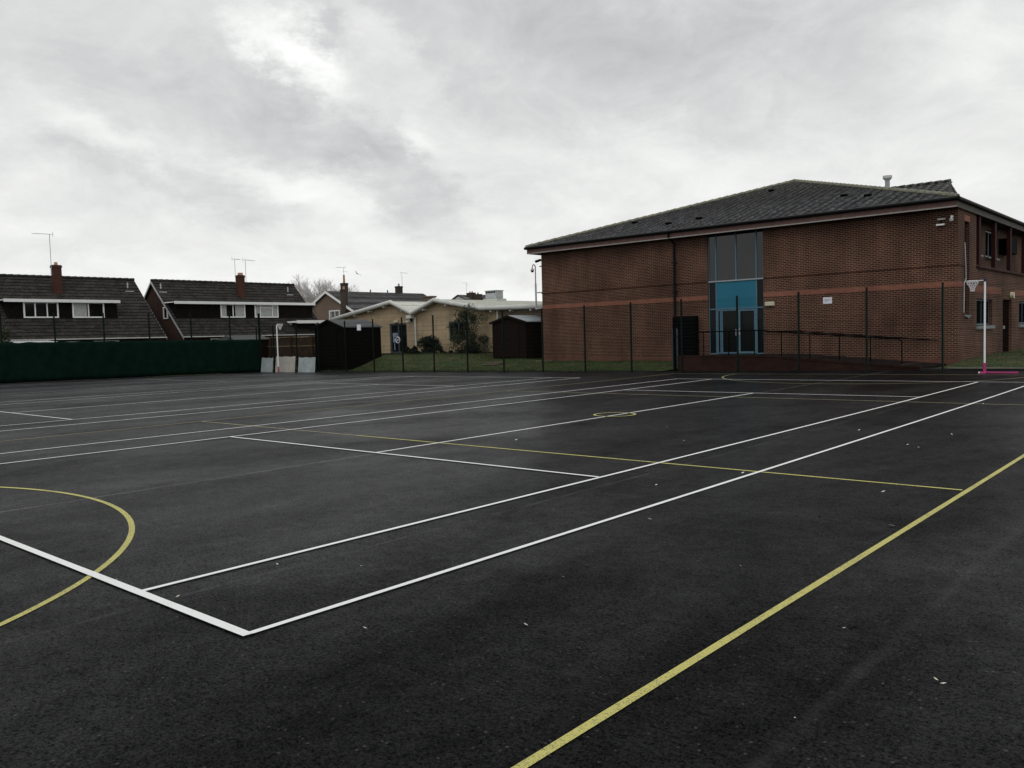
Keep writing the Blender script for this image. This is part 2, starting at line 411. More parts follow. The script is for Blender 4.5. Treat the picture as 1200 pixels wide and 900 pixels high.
def strip(mb, a, b, w, dz=.004, n=None):
    a = Vector((*a, 0)); b = Vector((*b, 0)); d = (b-a); L = d.length; n = n or max(1, int(L/.35)); s = Vector((-d.y, d.x, 0)).normalized()*w/2
    o = len(mb.v)
    for i in range(n+1):
        p = a+d*i/n
        j = 1+random.uniform(-.05, .05)
        for q in (p-s*j, p+s*j): mb.v.append((q.x, q.y, Z(q.x, q.y)+dz))
    for i in range(n): mb.f.append((o+2*i, o+2*i+1, o+2*i+3, o+2*i+2))
def arc(mb, cx, cy, r, t0, t1, w, dz, n=64):
    o = len(mb.v)
    for i in range(n+1):
        t = R(t0+(t1-t0)*i/n)
        for q in (r-w/2, r+w/2):
            x = cx+q*math.cos(t); y = cy+q*math.sin(t); mb.v.append((x, y, Z(x, y)+dz))
    for i in range(n): mb.f.append((o+2*i, o+2*i+1, o+2*i+3, o+2*i+2))

def tennis(xr, mat, w=.05, ymin=None):
    """doubles court whose right side line stands at x = xr"""
    m = MB(); L = 23.77; xl = xr-10.97
    h = .0075
    strip(m, (xr, .0), (xr, L+.025), w, h); strip(m, (xl, 0), (xl, L+.025), w, h)
    strip(m, (xr-1.37, w*.7), (xr-1.37, L-.025), w, h); strip(m, (xl+1.37, w*.7), (xl+1.37, L-.025), w, h)
    strip(m, (xl-.025, 0), (xr+.025, 0), w*1.35, h+.003); strip(m, (xl+.025, L), (xr-.025, L), w, h+.003)
    for y in (5.485, 18.285): strip(m, (xl+1.395, y), (xr-1.395, y), w, h+.003)
    strip(m, (xr-5.485, 5.51), (xr-5.485, 18.26), w, h)
    return struct('tennis_court_lines', m, mat)
tennis(0, 'line_white'); tennis(-15.25, 'line_white'); tennis(-30.5, 'line_white_old')
nb = MB()   # netball court, right side strongly painted, the rest worn
strip(nb, (2.235, -3.4), (2.215, 27.2), .052, .004)
arc(nb, -5.45, -3.5, 4.84, 0, 180, .052, .004, 96)
arc(nb, -5.55, 11.92, .42, 0, 360, .05, .0115)
strip(nb, (-7.6, 6.82), (2.18, 6.82), .05, .004)
struct('netball_court_lines', nb, 'line_yellow')
nb = MB()
strip(nb, (-13.05, -3.4), (-13.05, 27.2), .05, .0055); strip(nb, (-13.02, 6.82), (-7.6, 6.82), .05, .004)
strip(nb, (-13.02, 16.97), (2.18, 16.97), .05, .004); strip(nb, (-13.05, 27.14), (2.18, 27.14), .05, .004)
arc(nb, -5.42, 27.14, 4.9, 180, 360, .05, .0055, 96)
struct('worn_netball_court_lines', nb, 'line_yellow_old')

# kerbs
k = MB()
n = 60
for i in range(n):
    x0 = -44.6+i*(29.9/n); x1 = x0+29.9/n-.012
    k.box(x0, x1, 28.40, 28.46, -.3, Z(x0, 28.4)+.05)
tag(obj('edging_kerb', k, 'kerb_dark', loc=(-30, 28.4, 0)), 'low dark edging kerb between the asphalt and the grass bank', 'kerb')
k = thing('kerb_wall', 'low damp wall with pale concrete top on the right, behind the pink-based netball post', 'kerb', (6, 29.7, 0))
w = MB()
w.box(-4.45, 30, 29.6, 29.75, -.2, .15); obj('wall', w, 'kerb_dark', k)
w = MB()
for i in range(37): w.box(-3.6+i*.905, -3.6+i*.905+.893, 29.57, 29.80, .15, .19)
obj('coping', w, 'kerb', k)
# tarmac path at the right, above the kerb
pth = MB()
P = [(-1.6, 29.85), (30, 29.85), (30, 34), (6, 34), (2, 38.5), (-.8, 60), (-2.4, 60), (-1.1, 38), (.3, 33), (-.6, 31)]
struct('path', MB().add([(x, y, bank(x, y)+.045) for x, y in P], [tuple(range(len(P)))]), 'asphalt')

# ------------------------------------------------------------------ fences
def mesh_panel_mb(L, H, z0=.06):
    m = MB(); n = int(L/.05)
    for i in range(n+1):
        x = i*L/n; m.box(x-.0011, x+.0011, -.0011, .0011, z0, H)
    z = z0
    while z <= H+.001:
        for d in (-.0055, .0055): m.box(0, L, d-.0025, d+.0025, z-.0025, z+.0025)
        z += .2
    return m
def post_mb(H, w=.06, d=.06): return MB().box(-w/2, w/2, -d/2, d/2, -.25, H).box(-w/2-.004, w/2+.004, -d/2-.004, d/2+.004, H, H+.02)
F = thing('mesh_fence', 'dark green welded mesh fence with tall posts along the far side of the court', 'fence', (-20, 28.3, 0))
pans = {}; post_me = None
xs = [-45.2+2.49*i for i in range(31)]
xs[1] = -43.23; xs[2] = -40.67; xs[3] = -38.4; xs[4] = -35.75
for i in range(5, 31): xs[i] = -33.18+2.48*(i-5)
for i, x in enumerate(xs):
    z = Z(x, 28.3)
    if post_me is None:
        o = obj('post', post_mb(3.0), 'green_metal', F); post_me = o.data
    else:
        o = bpy.data.objects.new('post', post_me); col.objects.link(o); o.parent = F
    o.data = post_me; o.location = (x+20, 0, z)
    if i == 0:
        for v in post_me.vertices: v.co += Vector(F.location)
    if i < len(xs)-1:
        L = xs[i+1]-x; key = round(L, 2)
        if key not in pans:
            q = obj('mesh_panel', mesh_panel_mb(L, 2.95), 'green_metal', F); pans[key] = q.data
            for v in q.data.vertices: v.co += Vector(F.location)
        else:
            q = bpy.data.objects.new('mesh_panel', pans[key]); col.objects.link(q); q.parent = F
        q.location = (x+20, 0, z)
SX = -44.6
F2 = thing('mesh_fence', 'tall dark post and wire fence above the green windbreak on the left', 'fence', (SX, 14, 0))
ys = [-5.4+2.62*i for i in range(13)]+[28.3]
ys[13] = 28.15
for i, y in enumerate(ys):
    w = .11 if i == 13 else .07
    m = MB().box(SX-w/2, SX+w/2, y-w/2, y+w/2, -.4, 3.62).box(SX-w/2-.005, SX+w/2+.005, y-w/2-.005, y+w/2+.005, 3.62, 3.65)
    obj('post', m, 'green_metal', F2)
    if i < 13:
        m = MB(); L = ys[i+1]-y
        for j in range(14): m.box(SX-.003, SX+.003, y+.04, y+L-.04, .2+j*.24, .206+j*.24)
        for j in range(26): m.box(SX-.0015, SX+.0015, y+L*j/26, y+L*j/26+.003, .1, 3.4)
        obj('mesh_panel', m, 'green_metal', F2)
# windbreak sheet tied on the court side of the fence
m = MB(); N = 420; y0 = -5.2; y1 = 28.0; rows = [0, .25, .6, 1.1, 1.6, 1.95, 2.12]
for i in range(N+1):
    y = y0+(y1-y0)*i/N
    for kz, z in enumerate(rows):
        sag = .03*math.sin(y*2.4)**2*(kz == len(rows)-1)+.012*math.sin(y*7)*(kz == len(rows)-1)
        x = SX+.10+.025*math.sin(y*1.9+z*1.3)+.012*math.sin(y*6.1-z*2)+(.02*math.sin(y*13) if kz == 0 else 0)
        zz = Z(SX, y)+.03+z*(1-0*sag)-sag
        m.v.append((x, y, zz))
for i in range(N):
    for j in range(len(rows)-1):
        a = i*len(rows)+j; m.f.append((a, a+1, a+len(rows)+1, a+len(rows)))
o = obj('windbreak_screen', m, 'screen', loc=(SX, 14, 0), smooth=True)
md = o.modifiers.new('thick', 'SOLIDIFY'); md.thickness = .006
tag(o, 'long dark green windbreak sheet tied along the left side fence', 'windbreak')

# timber fence behind the corner + leaning boards
F3 = thing('timber_fence', 'brown closeboard timber fence with pale rails behind the mesh corner', 'fence', (-44.5, 30, 0))
m = MB()
x = -49.
while x < -38.9:
    h = 2.0+random.uniform(-.02, .02); m.box(x, x+.118, 30, 30.02+random.uniform(0, .008), -.3, h); x += .125
obj('boards', m, 'wood', F3)
for z in (.55, 1.42, 2.03): obj('rail', MB().box(-49, -38.9, 29.955, 29.995, z, z+.055), 'wood_rail', F3)
for x in (-48.5, -46.1, -43.7, -41.3, -39.): obj('post', MB().box(x-.05, x+.05, 29.89, 29.95, -.3, 2.1), 'wood', F3)
for j, (x0, x1, z1, mt, lb) in enumerate(((-44.5, -43.2, .73, 'board', 'narrow blue-grey sheet leaning on the mesh fence beside the corner post'),
        (-42.85, -40.72, .80, 'board_tan', 'wide pale grey-tan board behind the white netball pole'),
        (-40.35, -38.62, .74, 'board', 'blue-grey board leaning against the fence next to the black shed'))):
    m = MB(); n = 8
    for s in range(2):
        for i in range(n+1):
            xx = x0+(x1-x0)*i/n; zz = z1+.02*math.sin(i*1.7+j); 
            m.v += [(xx, 28.08+.015*math.sin(i)+s*.02, -.2), (xx, 28.2+s*.02, zz)]
    k = 2*(n+1)
    for i in range(n):
        a = 2*i; m.f += [(a, a+2, a+3, a+1), (a+k, a+1+k, a+3+k, a+2+k), (a, a+k, a+2+k, a+2), (a+1, a+3, a+3+k, a+1+k)]
    m.f += [(0, 1, 1+k, k), (2*n, 2*n+k, 2*n+1+k, 2*n+1)]
    tag(obj('board', m, mt, loc=((x0+x1)/2, 28.1, -.2)), lb, 'board', 'weathered boards leaning at the corner')

# ------------------------------------------------------------------ netball posts
def netball(x, y, z, H, dirx, label, base=True):
    t = thing('netball_post', label, 'netball post', (x, y, z), 'netball posts')
    obj('pole', MB().tube([(x, y, z+.32), (x, y, z+H)], .03 if base else .04, 12), 'pole_white', t, smooth=False)
    obj('base_sleeve', MB().tube([(x, y, z+.02), (x, y, z+.36)], .05, 12), 'pink', t)
    obj('top_collar', MB().tube([(x, y, z+H-.04), (x, y, z+H+.05)], .045, 12), 'navy', t)
    if base:
        b = MB().box(x-.12, x+.95, y-.06, y+.06, z+.02, z+.075).box(x-.07, x+.07, y-.38, y+.38, z+.015, z+.06)
        o = obj('base', b, 'pink', t, bevel=.008)
        obj('end_cap', MB().box(x-.17, x-.12, y-.055, y+.055, z+.02, z+.07), 'white', o)
    rc = x+dirx*.36; rr = .19
    a = MB().tube([(x, y, z+H-.0), (rc-dirx*rr, y, z+H)], .014, 6)
    ring = [(rc+rr*math.cos(i*math.pi/12), y+rr*math.sin(i*math.pi/12), z+H) for i in range(25)]
    a.tube(ring, .011, 6); rg = obj('ring', a, 'pole_white', t)
    nt = MB(); lev = [(0, 1.), (.08, .84), (.15, .62), (.22, .42), (.28, .32), (.34, .30)]
    for i in range(12):
        for s in (1, -1):
            pts = []
            for kk, (d, q) in enumerate(lev):
                th = (i+s*kk*.5)*math.pi/6; pts.append((rc+rr*q*math.cos(th), y+rr*q*math.sin(th), z+H-d))
            nt.tube(pts, .006, 4)
    obj('net', nt, 'net', rg)
    return t
netball(-2.1, 28.0, Z(-2.1, 28)-.02, 3.02, -1, 'white netball post with pink base bar at the far right')
netball(-41.95, 27.75, Z(-41.9, 27.7), 3.05, 1, 'distant thin white netball post in the far left corner before the boards', base=False)

# ------------------------------------------------------------------ school building
X0, X1, Y0, YB = -24.95, -4.2, 33.5, 62.
T = thing('school_building', 'two-storey red brick building with hipped tile roof and blue glazed entrance', 'building', (-14.5, 33.5, 0))
WL, WR = -14.88, -12.13
ops_f = [(WL, WR, .6, 6.2)]
ops_r = [(34.5, 35.25, 2.05, 5.75), (36.4, YB-1, 4.12, 6.2), (36.5, 39.3, 1.62, 2.72), (41.4, 43.3, .2, 2.78), (45., 48., 1.62, 2.72)]
m = MB()
wall_open(m, 1, Y0, .3, X0, X1, -.3, 6.2, ops_f)
wall_open(m, 0, X1, -.3, Y0+.3, YB, -.3, 6.2, ops_r)
m.box(X0, X0+.3, Y0+.3, YB, -.3, 6.2); m.box(X0+.3, X1-.3, YB-.3, YB, -.3, 6.2)
# recessed upper wall on the right-hand side
wall_open(m, 0, X1-.55, -.2, 36.4, YB-1, 4.0, 6.2, [(38.2, 39.5, 4.72, 5.95), (40.6, 42.8, 4.72, 5.95)])
m.box(X1-.56, X1-.02, 36.15, 36.4, 4.0, 6.2)
obj('wall', m, 'brick', T)
m = MB()
for a, b in ((X0-.008, WL), (WR, X1+.008)): m.box(a, b, Y0-.008, Y0, 3.15, 3.35)
m.box(X1, X1+.008, Y0, 34.47, 3.15, 3.35)
m.box(X1, X1+.008, 35.3, 41.0, 2.98, 3.28); m.box(X1, X1+.008, 43.9, 52.0, 2.98, 3.28)
obj('brick_band', m, 'brick_band', T)
m = MB()
for a, b in ((X0-.03, WL-.02), (WR+.02, X1+.03)): m.box(a, b, Y0-.035, Y0, 3.985, 4.05)
m.box(X1, X1+.03, Y0-.03, 34.47, 3.985, 4.05)
obj('drip_course', m, 'brick', T)
m = MB().box(X0-.02, WL, Y0-.02, Y0, -.3, .44).box(WR, X1+.02, Y0-.02, Y0, -.3, .40).box(X1, X1+.02, Y0, 41.4, -.3, .40)
obj('plinth', m, 'brick_plinth', T)
# ledge with projecting soffit under the recessed windows, fins, slit panel
m = MB().prism([(X1-.55, 4.0), (X1+.10, 4.0), (X1+.10, 4.06), (X1-.55, 4.22)], 1, 36.42, YB-1)
# prism along y with (x,z) points
obj('ledge', m, 'rust', T)
for y in (37.05, 39.95, 43.1, 46.5, 49.6, 52.7):
    obj('fin', MB().box(X1-.16, X1+.0, y-.14, y+.14, 4.1, 6.25), 'rust', T)
sl = obj('slit_panel', MB().box(X1-.2, X1-.12, 34.5, 35.25, 2.05, 5.75), 'rust', T)
obj('lintel', MB().box(X1-.1, X1+.012, 34.45, 35.3, 5.77, 6.0), 'lintel', sl)
obj('sill', MB().box(X1-.1, X1+.07, 34.42, 35.33, 1.98, 2.045), 'stone', sl)
# side windows
for y0, y1, z0, z1, c in ((36.5, 39.3, 1.62, 2.72, X1-.15), (45., 48., 1.62, 2.72, X1-.15)):
    window(T, 0, c, 1, y0+.01, y1-.01, z0+.02, z1-.01, mull=((y0+y1)/2,), fm='alu_blue', fw=.05, dep=.02, glass='glass_dull')
    obj('window_sill', MB().box(X1-.1, X1+.09, y0-.15, y1+.15, 1.46, 1.6), 'stone', T)
for y0, y1 in ((38.2, 39.5), (40.6, 42.8)):
    window(T, 0, X1-.66, 1, y0+.01, y1-.01, 4.74, 5.94, mull=((y0+y1)/2-.1,), fm='alu', fw=.06, dep=.02, glass='glass_dull')
    obj('window_sill', MB().box(X1-.62, X1-.40, y0-.08, y1+.08, 4.64, 4.715), 'stone', T)
obj('louvre_box', MB().box(X1-.52, X1-.02, 43.25, 44.6, 4.98, 5.7), 'black_metal', T)
d = obj('door', MB().box(X1-.18, X1-.11, 41.42, 43.28, .25, 2.76), 'door_brown', T)
obj('handle', MB().box(X1-.11, X1-.05, 42.0, 42.12, 1.42, 1.56), 'galv', d)
obj('wall_lamp', MB().tube([(X1+.01, 43.0, 2.98), (X1+.16, 43.0, 2.98)], .16, 12), 'cream', T)
# cable down the slit
pts = [(X1+.03, 34.42, 4.9), (X1+.035, 34.5, 4.3), (X1+.03, 34.62, 3.5), (X1+.03, 34.35, 3.3), (X1+.03, 34.3, 2.15), (X1+.06, 34.7, 1.98), (X1+.06, 35.0, 1.93)]
obj('cable', MB().tube(pts, .022, 6), 'galv', T)

# glazed entrance screen
E_ = obj('entrance_screen', (lambda m: m)(MB()), 'alu_blue', T) if False else None
m = MB(); yf = Y0+.06
xm = [WL+.01, -14.5, -13.49, -12.5, WR-.01]
def bx(m, a, b, p, q, d0=0, d1=.09): m.box(a, b, yf+d0, yf+d1, p, q)
for i, x in enumerate(xm):
    w = .03; z0 = .6 if i != 2 else 4.0
    bx(m, x-(w if i else 0), x+(w if i < 4 else 0), z0, 6.18)
for z in (3.98, 2.70, .61):
    for a, b in zip([WL+.04, -14.47, -13.46, -12.47] if z > 3 else [WL+.04, -14.47, -12.47], [-14.53, -13.52, -12.53, WR-.04] if z > 3 else [-14.53, -12.53, WR-.04]):
        if z < 1 and a > -14.5 and b < -12.5: continue
        bx(m, a, b, z-.025, z+.03, .003, .087)
scr = obj('entrance_screen', m, 'alu_blue', T)
obj('transom', MB().box(WL, WR, yf-.035, yf-.002, 3.965, 4.02), 'alu', scr)
for a, b, p, q in ((WL+.04, -14.53, 4.01, 6.18), (-14.47, -13.52, 4.01, 6.18), (-13.46, -12.53, 4.01, 6.18), (-12.47, WR-.04, 4.01, 6.18),
                   (WL+.04, -14.53, 2.73, 3.955), (-12.47, WR-.04, 2.73, 3.955), (WL+.04, -14.53, .64, 2.67), (-12.47, WR-.04, .64, 2.67)):
    obj('pane', MB().box(a, b, yf+.03, yf+.05, p, q), 'glass' if q > 4 else 'glass_low', scr)
obj('blue_panel', MB().box(-14.469, -12.531, yf+.015, yf+.05, 2.731, 3.953), 'blue_panel', scr)
for a, b, hx in ((-14.46, -14.27, 0), (-14.25, -13.43, -13.5), (-13.40, -12.54, -13.33)):
    f = MB(); fw = .05 if b-a < .5 else (.09 if a > -13.5 else .06)
    bx(f, a, a+fw, .62, 2.66, .01, .08); bx(f, b-fw, b, .62, 2.66, .01, .08); bx(f, a+fw, b-fw, .62, .62+fw, .01, .08); bx(f, a+fw, b-fw, 2.66-fw, 2.66, .01, .08)
    dd = obj('door' if b-a > .5 else 'side_light', f, 'alu_blue', scr)
    obj('pane', MB().box(a+fw, b-fw, yf+.03, yf+.05, .62+fw, 2.66-fw), 'glass_low', dd)
    if hx: obj('handle', MB().box(hx-.02, hx+.02, yf-.04, yf+.01, 1.45, 1.75), 'galv', dd)
m = MB().box(X0+.31, X1-.31, Y0+.5, Y0+.55, 0, 6.1)

# roof
ex0, ex1, ey0, ey1 = X0-.6, X1+.13, Y0-.6, YB+.6
ez = 6.52; cx_ = (ex0+ex1)/2; hw = (ex1-ex0)/2; rz = 9.85; ry = ey0+hw-.15; ry2 = ey1-hw
A, B_, C_, D_ = (ex0, ey0, ez), (ex1, ey0, ez), (ex1, ey1, ez), (ex0, ey1, ez); P1, P2 = (cx_, ry, rz), (cx_, ry2, rz)
m = MB(); roof_slope(m, A, B_, P1, P1, .28, .03); roof_slope(m, B_, C_, P1, P2, .28, .03); roof_slope(m, C_, D_, P2, P2, .5, .03); roof_slope(m, D_, A, P2, P1, .5, .03)
rf = obj('roof', m, 'slate', T)
m = MB()
def capline(m, a, b, step=.42, r=.10):
    a = Vector(a); b = Vector(b); n = int((b-a).length/step)
    for i in range(n):
        p = a.lerp(b, i/n)+Vector((0, 0, .02)); q = a.lerp(b, (i+1.04)/n)+Vector((0, 0, .035)); m.tube([p, q], r*.92, 8, r*1.08)
for a, b in ((A, P1), (B_, P1), (P1, P2), (C_, P2), (D_, P2)): capline(m, a, b)
obj('ridge_tiles', m, 'ridge_moss', rf)
for x, y in ((-20.6, 36.2), (-17.6, 34.6), (-16.1, 35.0), (-9.5, 36.2), (-15.0, 40.9), (-8.2, 35.4)):
    z = ez+(y-ey0)*(rz-ez)/(ry-ey0); obj('roof_vent', MB().box(x-.14, x+.14, y-.12, y+.12, z-.02, z+.11), 'black_metal', rf, bevel=.02)
# fascia, gutter, soffit
m = MB().box(ex0+.05, ex1-.05, ey0+.05, ey0+.08, 6.16, 6.44).box(ex1-.08, ex1-.05, ey0+.08, ey1-.1, 6.16, 6.44).box(ex0+.05, ex0+.08, ey0+.08, ey1-.1, 6.16, 6.44)
obj('fascia', m, 'fascia', T)
obj('fascia_trim', MB().box(ex0+.04, ex1-.04, ey0+.042, ey0+.048, 6.155, 6.205), 'fascia_pale', T)
obj('side_fascia', MB().box(ex1-.048, ex1-.042, ey0+.05, ey1-.1, 6.16, 6.43), 'fascia_side', T)
m = MB().tube([(ex0-.02, ey0-.03, 6.47), (ex1+.02, ey0-.03, 6.47)], .075, 8).tube([(ex1+.03, ey0-.03, 6.47), (ex1+.03, ey1, 6.47)], .075, 8).tube([(ex0-.03, ey0-.03, 6.47), (ex0-.03, ey1, 6.47)], .075, 8)
obj('gutter', m, 'gutter', T)
m = MB().box(ex0+.08, ex1-.08, ey0+.08, Y0+.3, 6.2, 6.24).box(X1-.6, ex1-.082, Y0+.3, ey1-.1, 6.2, 6.24).box(ex0+.08, X0+.3, Y0+.3, ey1-.1, 6.2, 6.24)
obj('soffit', m, 'soffit', T)
m = MB().tube([(-16.62, ey0-.02, 6.44), (-16.62, ey0+.0, 6.26), (-16.62, Y0-.1, 5.95), (-16.62, Y0-.1, .1)], .062, 8)
for z in (.8, 2.2, 3.6, 5.): m.box(-16.72, -16.52, Y0-.15, Y0, z, z+.05)
obj('drainpipe', m, 'gutter', T)
# raised cross roof behind the hip, with its flue
m = MB(); roof_slope(m, (-13.9, 42.6, 8.05), (-7.2, 42.6, 8.05), (-13.9, 45, 8.96), (-7.3, 45, 8.96), .4, .03)
roof_slope(m, (-7.2, 47.4, 8.05), (-13.9, 47.4, 8.05), (-7.3, 45, 8.96), (-13.9, 45, 8.96), .4, .03)
m.prism([(42.7, 7.0), (47.3, 7.0), (47.3, 8.0), (45, 8.87), (42.7, 8.0)], 0, -13.8, -7.3)
obj('raised_roof', m, 'slate', rf)
m = MB(); capline(m, (-13.9, 45, 8.97), (-7.28, 45, 8.97)); m.bar((-7.26, 42.5, 7.98), (-7.26, 45, 8.93), .12)
obj('raised_ridge', m, 'slate', rf)
fl = obj('flue', MB().tube([(-8.81, 40, 7.6), (-8.81, 40, 8.68)], .11, 12), 'alu', rf)
obj('cowl', MB().tube([(-8.81, 40, 8.66), (-8.81, 40, 8.74)], .14, 14, .2).tube([(-8.81, 40, 8.74), (-8.81, 40, 8.86)], .21, 14), 'white_dirty', fl)

# things on the facade
tag(obj('wall_sign', MB().box(-9.44, -9.06, Y0-.02, Y0-.002, 2.72, 2.99), 'paper', loc=(-9.25, Y0, 2.85)), 'small white notice on the brick wall right of the entrance', 'sign')
s = bpy.data.objects['wall_sign']
m = MB()
for i in range(3): m.box(-9.38, -9.16-.05*i, Y0-.023, Y0-.0205, 2.90-.055*i, 2.915-.055*i)
obj('print', m, 'ink', s)
L = thing('bulkhead_light', 'cream oblong bulkhead light beside the glazed entrance', 'light', (-11.83, Y0, 2.8))
obj('housing', MB().box(-12.05, -11.6, Y0-.1, Y0-.002, 2.73, 2.92), 'cream', L, bevel=.02)
obj('lens', MB().box(-12.02, -11.63, Y0-.13, Y0-.1, 2.76, 2.88), 'cream', L)
L = thing('floodlight', 'white floodlight on the upper right of the brick facade', 'light', (-4.8, Y0, 5.7))
obj('bracket', MB().box(-4.91, -4.64, Y0-.08, Y0-.002, 5.77, 5.83), 'white_dirty', L)
obj('arm', MB().box(-4.80, -4.74, Y0-.14, Y0-.1, 5.6, 5.74), 'black_metal', L)
obj('lamp_head', MB().prism([(Y0-.24, 5.54), (Y0-.08, 5.56), (Y0-.08, 5.62), (Y0-.24, 5.60)], 0, -4.92, -4.64), 'white', L)
L = thing('security_camera', 'small white dome camera at the top right corner of the facade', 'security camera', (-4.4, Y0, 5.75))
obj('arm', MB().tube([(-4.38, Y0, 5.86), (-4.38, Y0-.2, 5.86), (-4.38, Y0-.22, 5.74)], .04, 8), 'white', L)
obj('dome', MB().tube([(-4.38, Y0-.22, 5.76), (-4.38, Y0-.22, 5.70), (-4.38, Y0-.22, 5.66)], .085, 10, .05), 'white_dirty', L, smooth=False)
# black louvred cabinet and grey palings at the left end of the ramp
L = thing('louvred_cabinet', 'black slatted cabinet against the wall left of the blue entrance', 'cabinet', (-16, Y0, .6))
obj('case', MB().box(-16.55, -15.32, Y0-.45, Y0-.16, .5, 2.42), 'black_metal', L)
m = MB()
for i in range(11): m.prism([(Y0-.50, .60+i*.16), (Y0-.455, .60+i*.16), (Y0-.455, .70+i*.16)], 0, -16.5, -15.38)
obj('slats', m, 'black_metal', L)
L = thing('palisade_panel', 'short grey steel palisade panel at the left end of the ramp', 'fence', (-14.9, 29.9, 0))
m = MB()
for i in range(6):
    x = -14.62-.13*i; y = 29.75+i*.30
    m.prism([(x-.035, 0.0), (x+.035, 0.0), (x+.035, 1.78), (x, 1.86), (x-.035, 1.78)], 1, y, y+.012)
obj('pales', m, 'grey_frame', L)
m = MB().bar((-14.6, 29.78, .45), (-15.3, 31.3, .45), .04).bar((-14.6, 29.78, 1.5), (-15.3, 31.3, 1.5), .04); obj('rails', m, 'grey_frame', L)
L = thing('drain_post', 'black steel post beside the grey palisade panel', 'post', (-14.35, 29.5, 0)); L.name = 'gate_post'
obj('shaft', MB().box(-14.43, -14.33, 29.45, 29.55, -.1, 2.25), 'black_metal', L); obj('cap', MB().prism([(-14.44, 2.25), (-14.32, 2.25), (-14.38, 2.31)], 1, 29.44, 29.56), 'black_metal', L)

# ramp: deck (structure), retaining wall, handrails
def rtop(x): return .66 if x < -10.45 else (.66+(x+10.45)*(.235-.66)/(10.45-4.95) if x < -4.95 else .235)
m = MB(); pr = [(-14.25, .60), (-10.45, .60), (-4.6, .16), (-4.6, -.3), (-14.25, -.3)]
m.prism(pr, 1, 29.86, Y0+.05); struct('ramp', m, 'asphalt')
W = thing('ramp_wall', 'low dark red brick retaining wall of the sloping entrance ramp', 'wall', (-9.5, 29.7, 0))
m = MB().prism([(-14.3, -.3), (-4.5, -.3), (-4.5, .16), (-4.95, .16), (-10.45, .58), (-14.3, .58)], 1, 29.6, 29.82); obj('brickwork', m, 'brick_ramp', W)
m = MB(); x = -14.3
while x < -4.55:
    z = rtop(x+.03)-.08; m.box(x, x+.065, 29.58, 29.84, z, z+.085+random.uniform(-.003, .003)); x += .075
obj('coping', m, 'brick_ramp', W)
H = thing('handrail', 'black steel handrail running down the entrance ramp', 'handrail', (-9.5, 29.7, .6))
m = MB().tube([(-14.2, 29.7, 1.66), (-10.45, 29.7, 1.66), (-10.2, 29.7, 1.62), (-5.25, 29.7, 1.21), (-5.14, 29.7, 1.15), (-5.13, 29.7, .3)], .024, 8)
obj('rail', m, 'black_metal', H)
for x in (-14.2, -13.1, -11.95, -10.8, -9.67, -8.52, -7.38, -6.24):
    zt = 1.66 if x < -10.4 else 1.62-(x+10.2)*(.41/4.95)
    obj('upright', MB().tube([(x, 29.7, rtop(x)), (x, 29.7, zt)], .022, 8), 'black_metal', H)
H = thing('handrail', 'second black handrail fixed along the brick wall behind the ramp', 'handrail', (-7.5, 33.3, 1.))
m = MB().tube([(-12.0, Y0-.1, 1.60), (-10.6, Y0-.1, 1.58), (-4.9, Y0-.1, 1.08)], .024, 8); obj('rail', m, 'black_metal', H)
for x in (-11.9, -9.8, -7.7, -5.4):
    z = 1.59 if x < -10.6 else 1.58-(x+10.6)*.0877
    obj('bracket', MB().bar((x, Y0, z-.05), (x, Y0-.1, z-.02), .02), 'black_metal', H)

# camera pole held off the building's left corner
L = thing('camera_pole', 'hooked galvanised pole with hanging dome camera at the building left corner', 'pole', (-25.75, 33.9, 3.2))
hx = [(-25.72, 33.9, 3.15), (-25.72, 33.9, 5.35)]
m = MB().tube([(-25.72, 33.9, 3.15), (-25.72, 33.9, 4.6)], .05, 10).tube([(-25.72, 33.9, 4.6), (-25.72, 33.9, 5.42)]+[(-25.83+.11*math.cos(a), 33.9, 5.5+.16*math.sin(a)) for a in [i*math.pi/10 for i in range(11)]]+[(-25.94, 33.9, 5.42)], .032, 8)
obj('pole', m, 'galv', L)
for z in (3.22, 4.09): obj('bracket', MB().box(-25.72, X0+.02, 33.86, 33.94, z-.03, z+.03).box(X0-.03, X0-.005, 33.75, 34.05, z-.12, z+.12), 'galv', L)
c = obj('camera', MB().tube([(-25.94, 33.9, 5.44), (-25.94, 33.9, 5.34)], .075, 10, .11), 'white_dirty', L)
obj('dome', MB().tube([(-25.94, 33.9, 5.34), (-25.94, 33.9, 5.28), (-25.94, 33.9, 5.24)], .10, 10, .05), 'black_metal', c)
L = thing('security_camera', 'black bullet camera under the eaves at the building left corner', 'security camera', (-25.2, 33.7, 5.9))
obj('body', MB().tube([(-25.45, 33.6, 5.78), (-25.15, 33.7, 5.86)], .07, 10), 'black_metal', L)
obj('bracket', MB().tube([(-25.2, 33.7, 5.84), (-24.96, 33.75, 5.95)], .025, 6).tube([(-25.25, 33.7, 5.5), (-24.96, 33.75, 5.55)], .03, 6), 'black_metal', L)

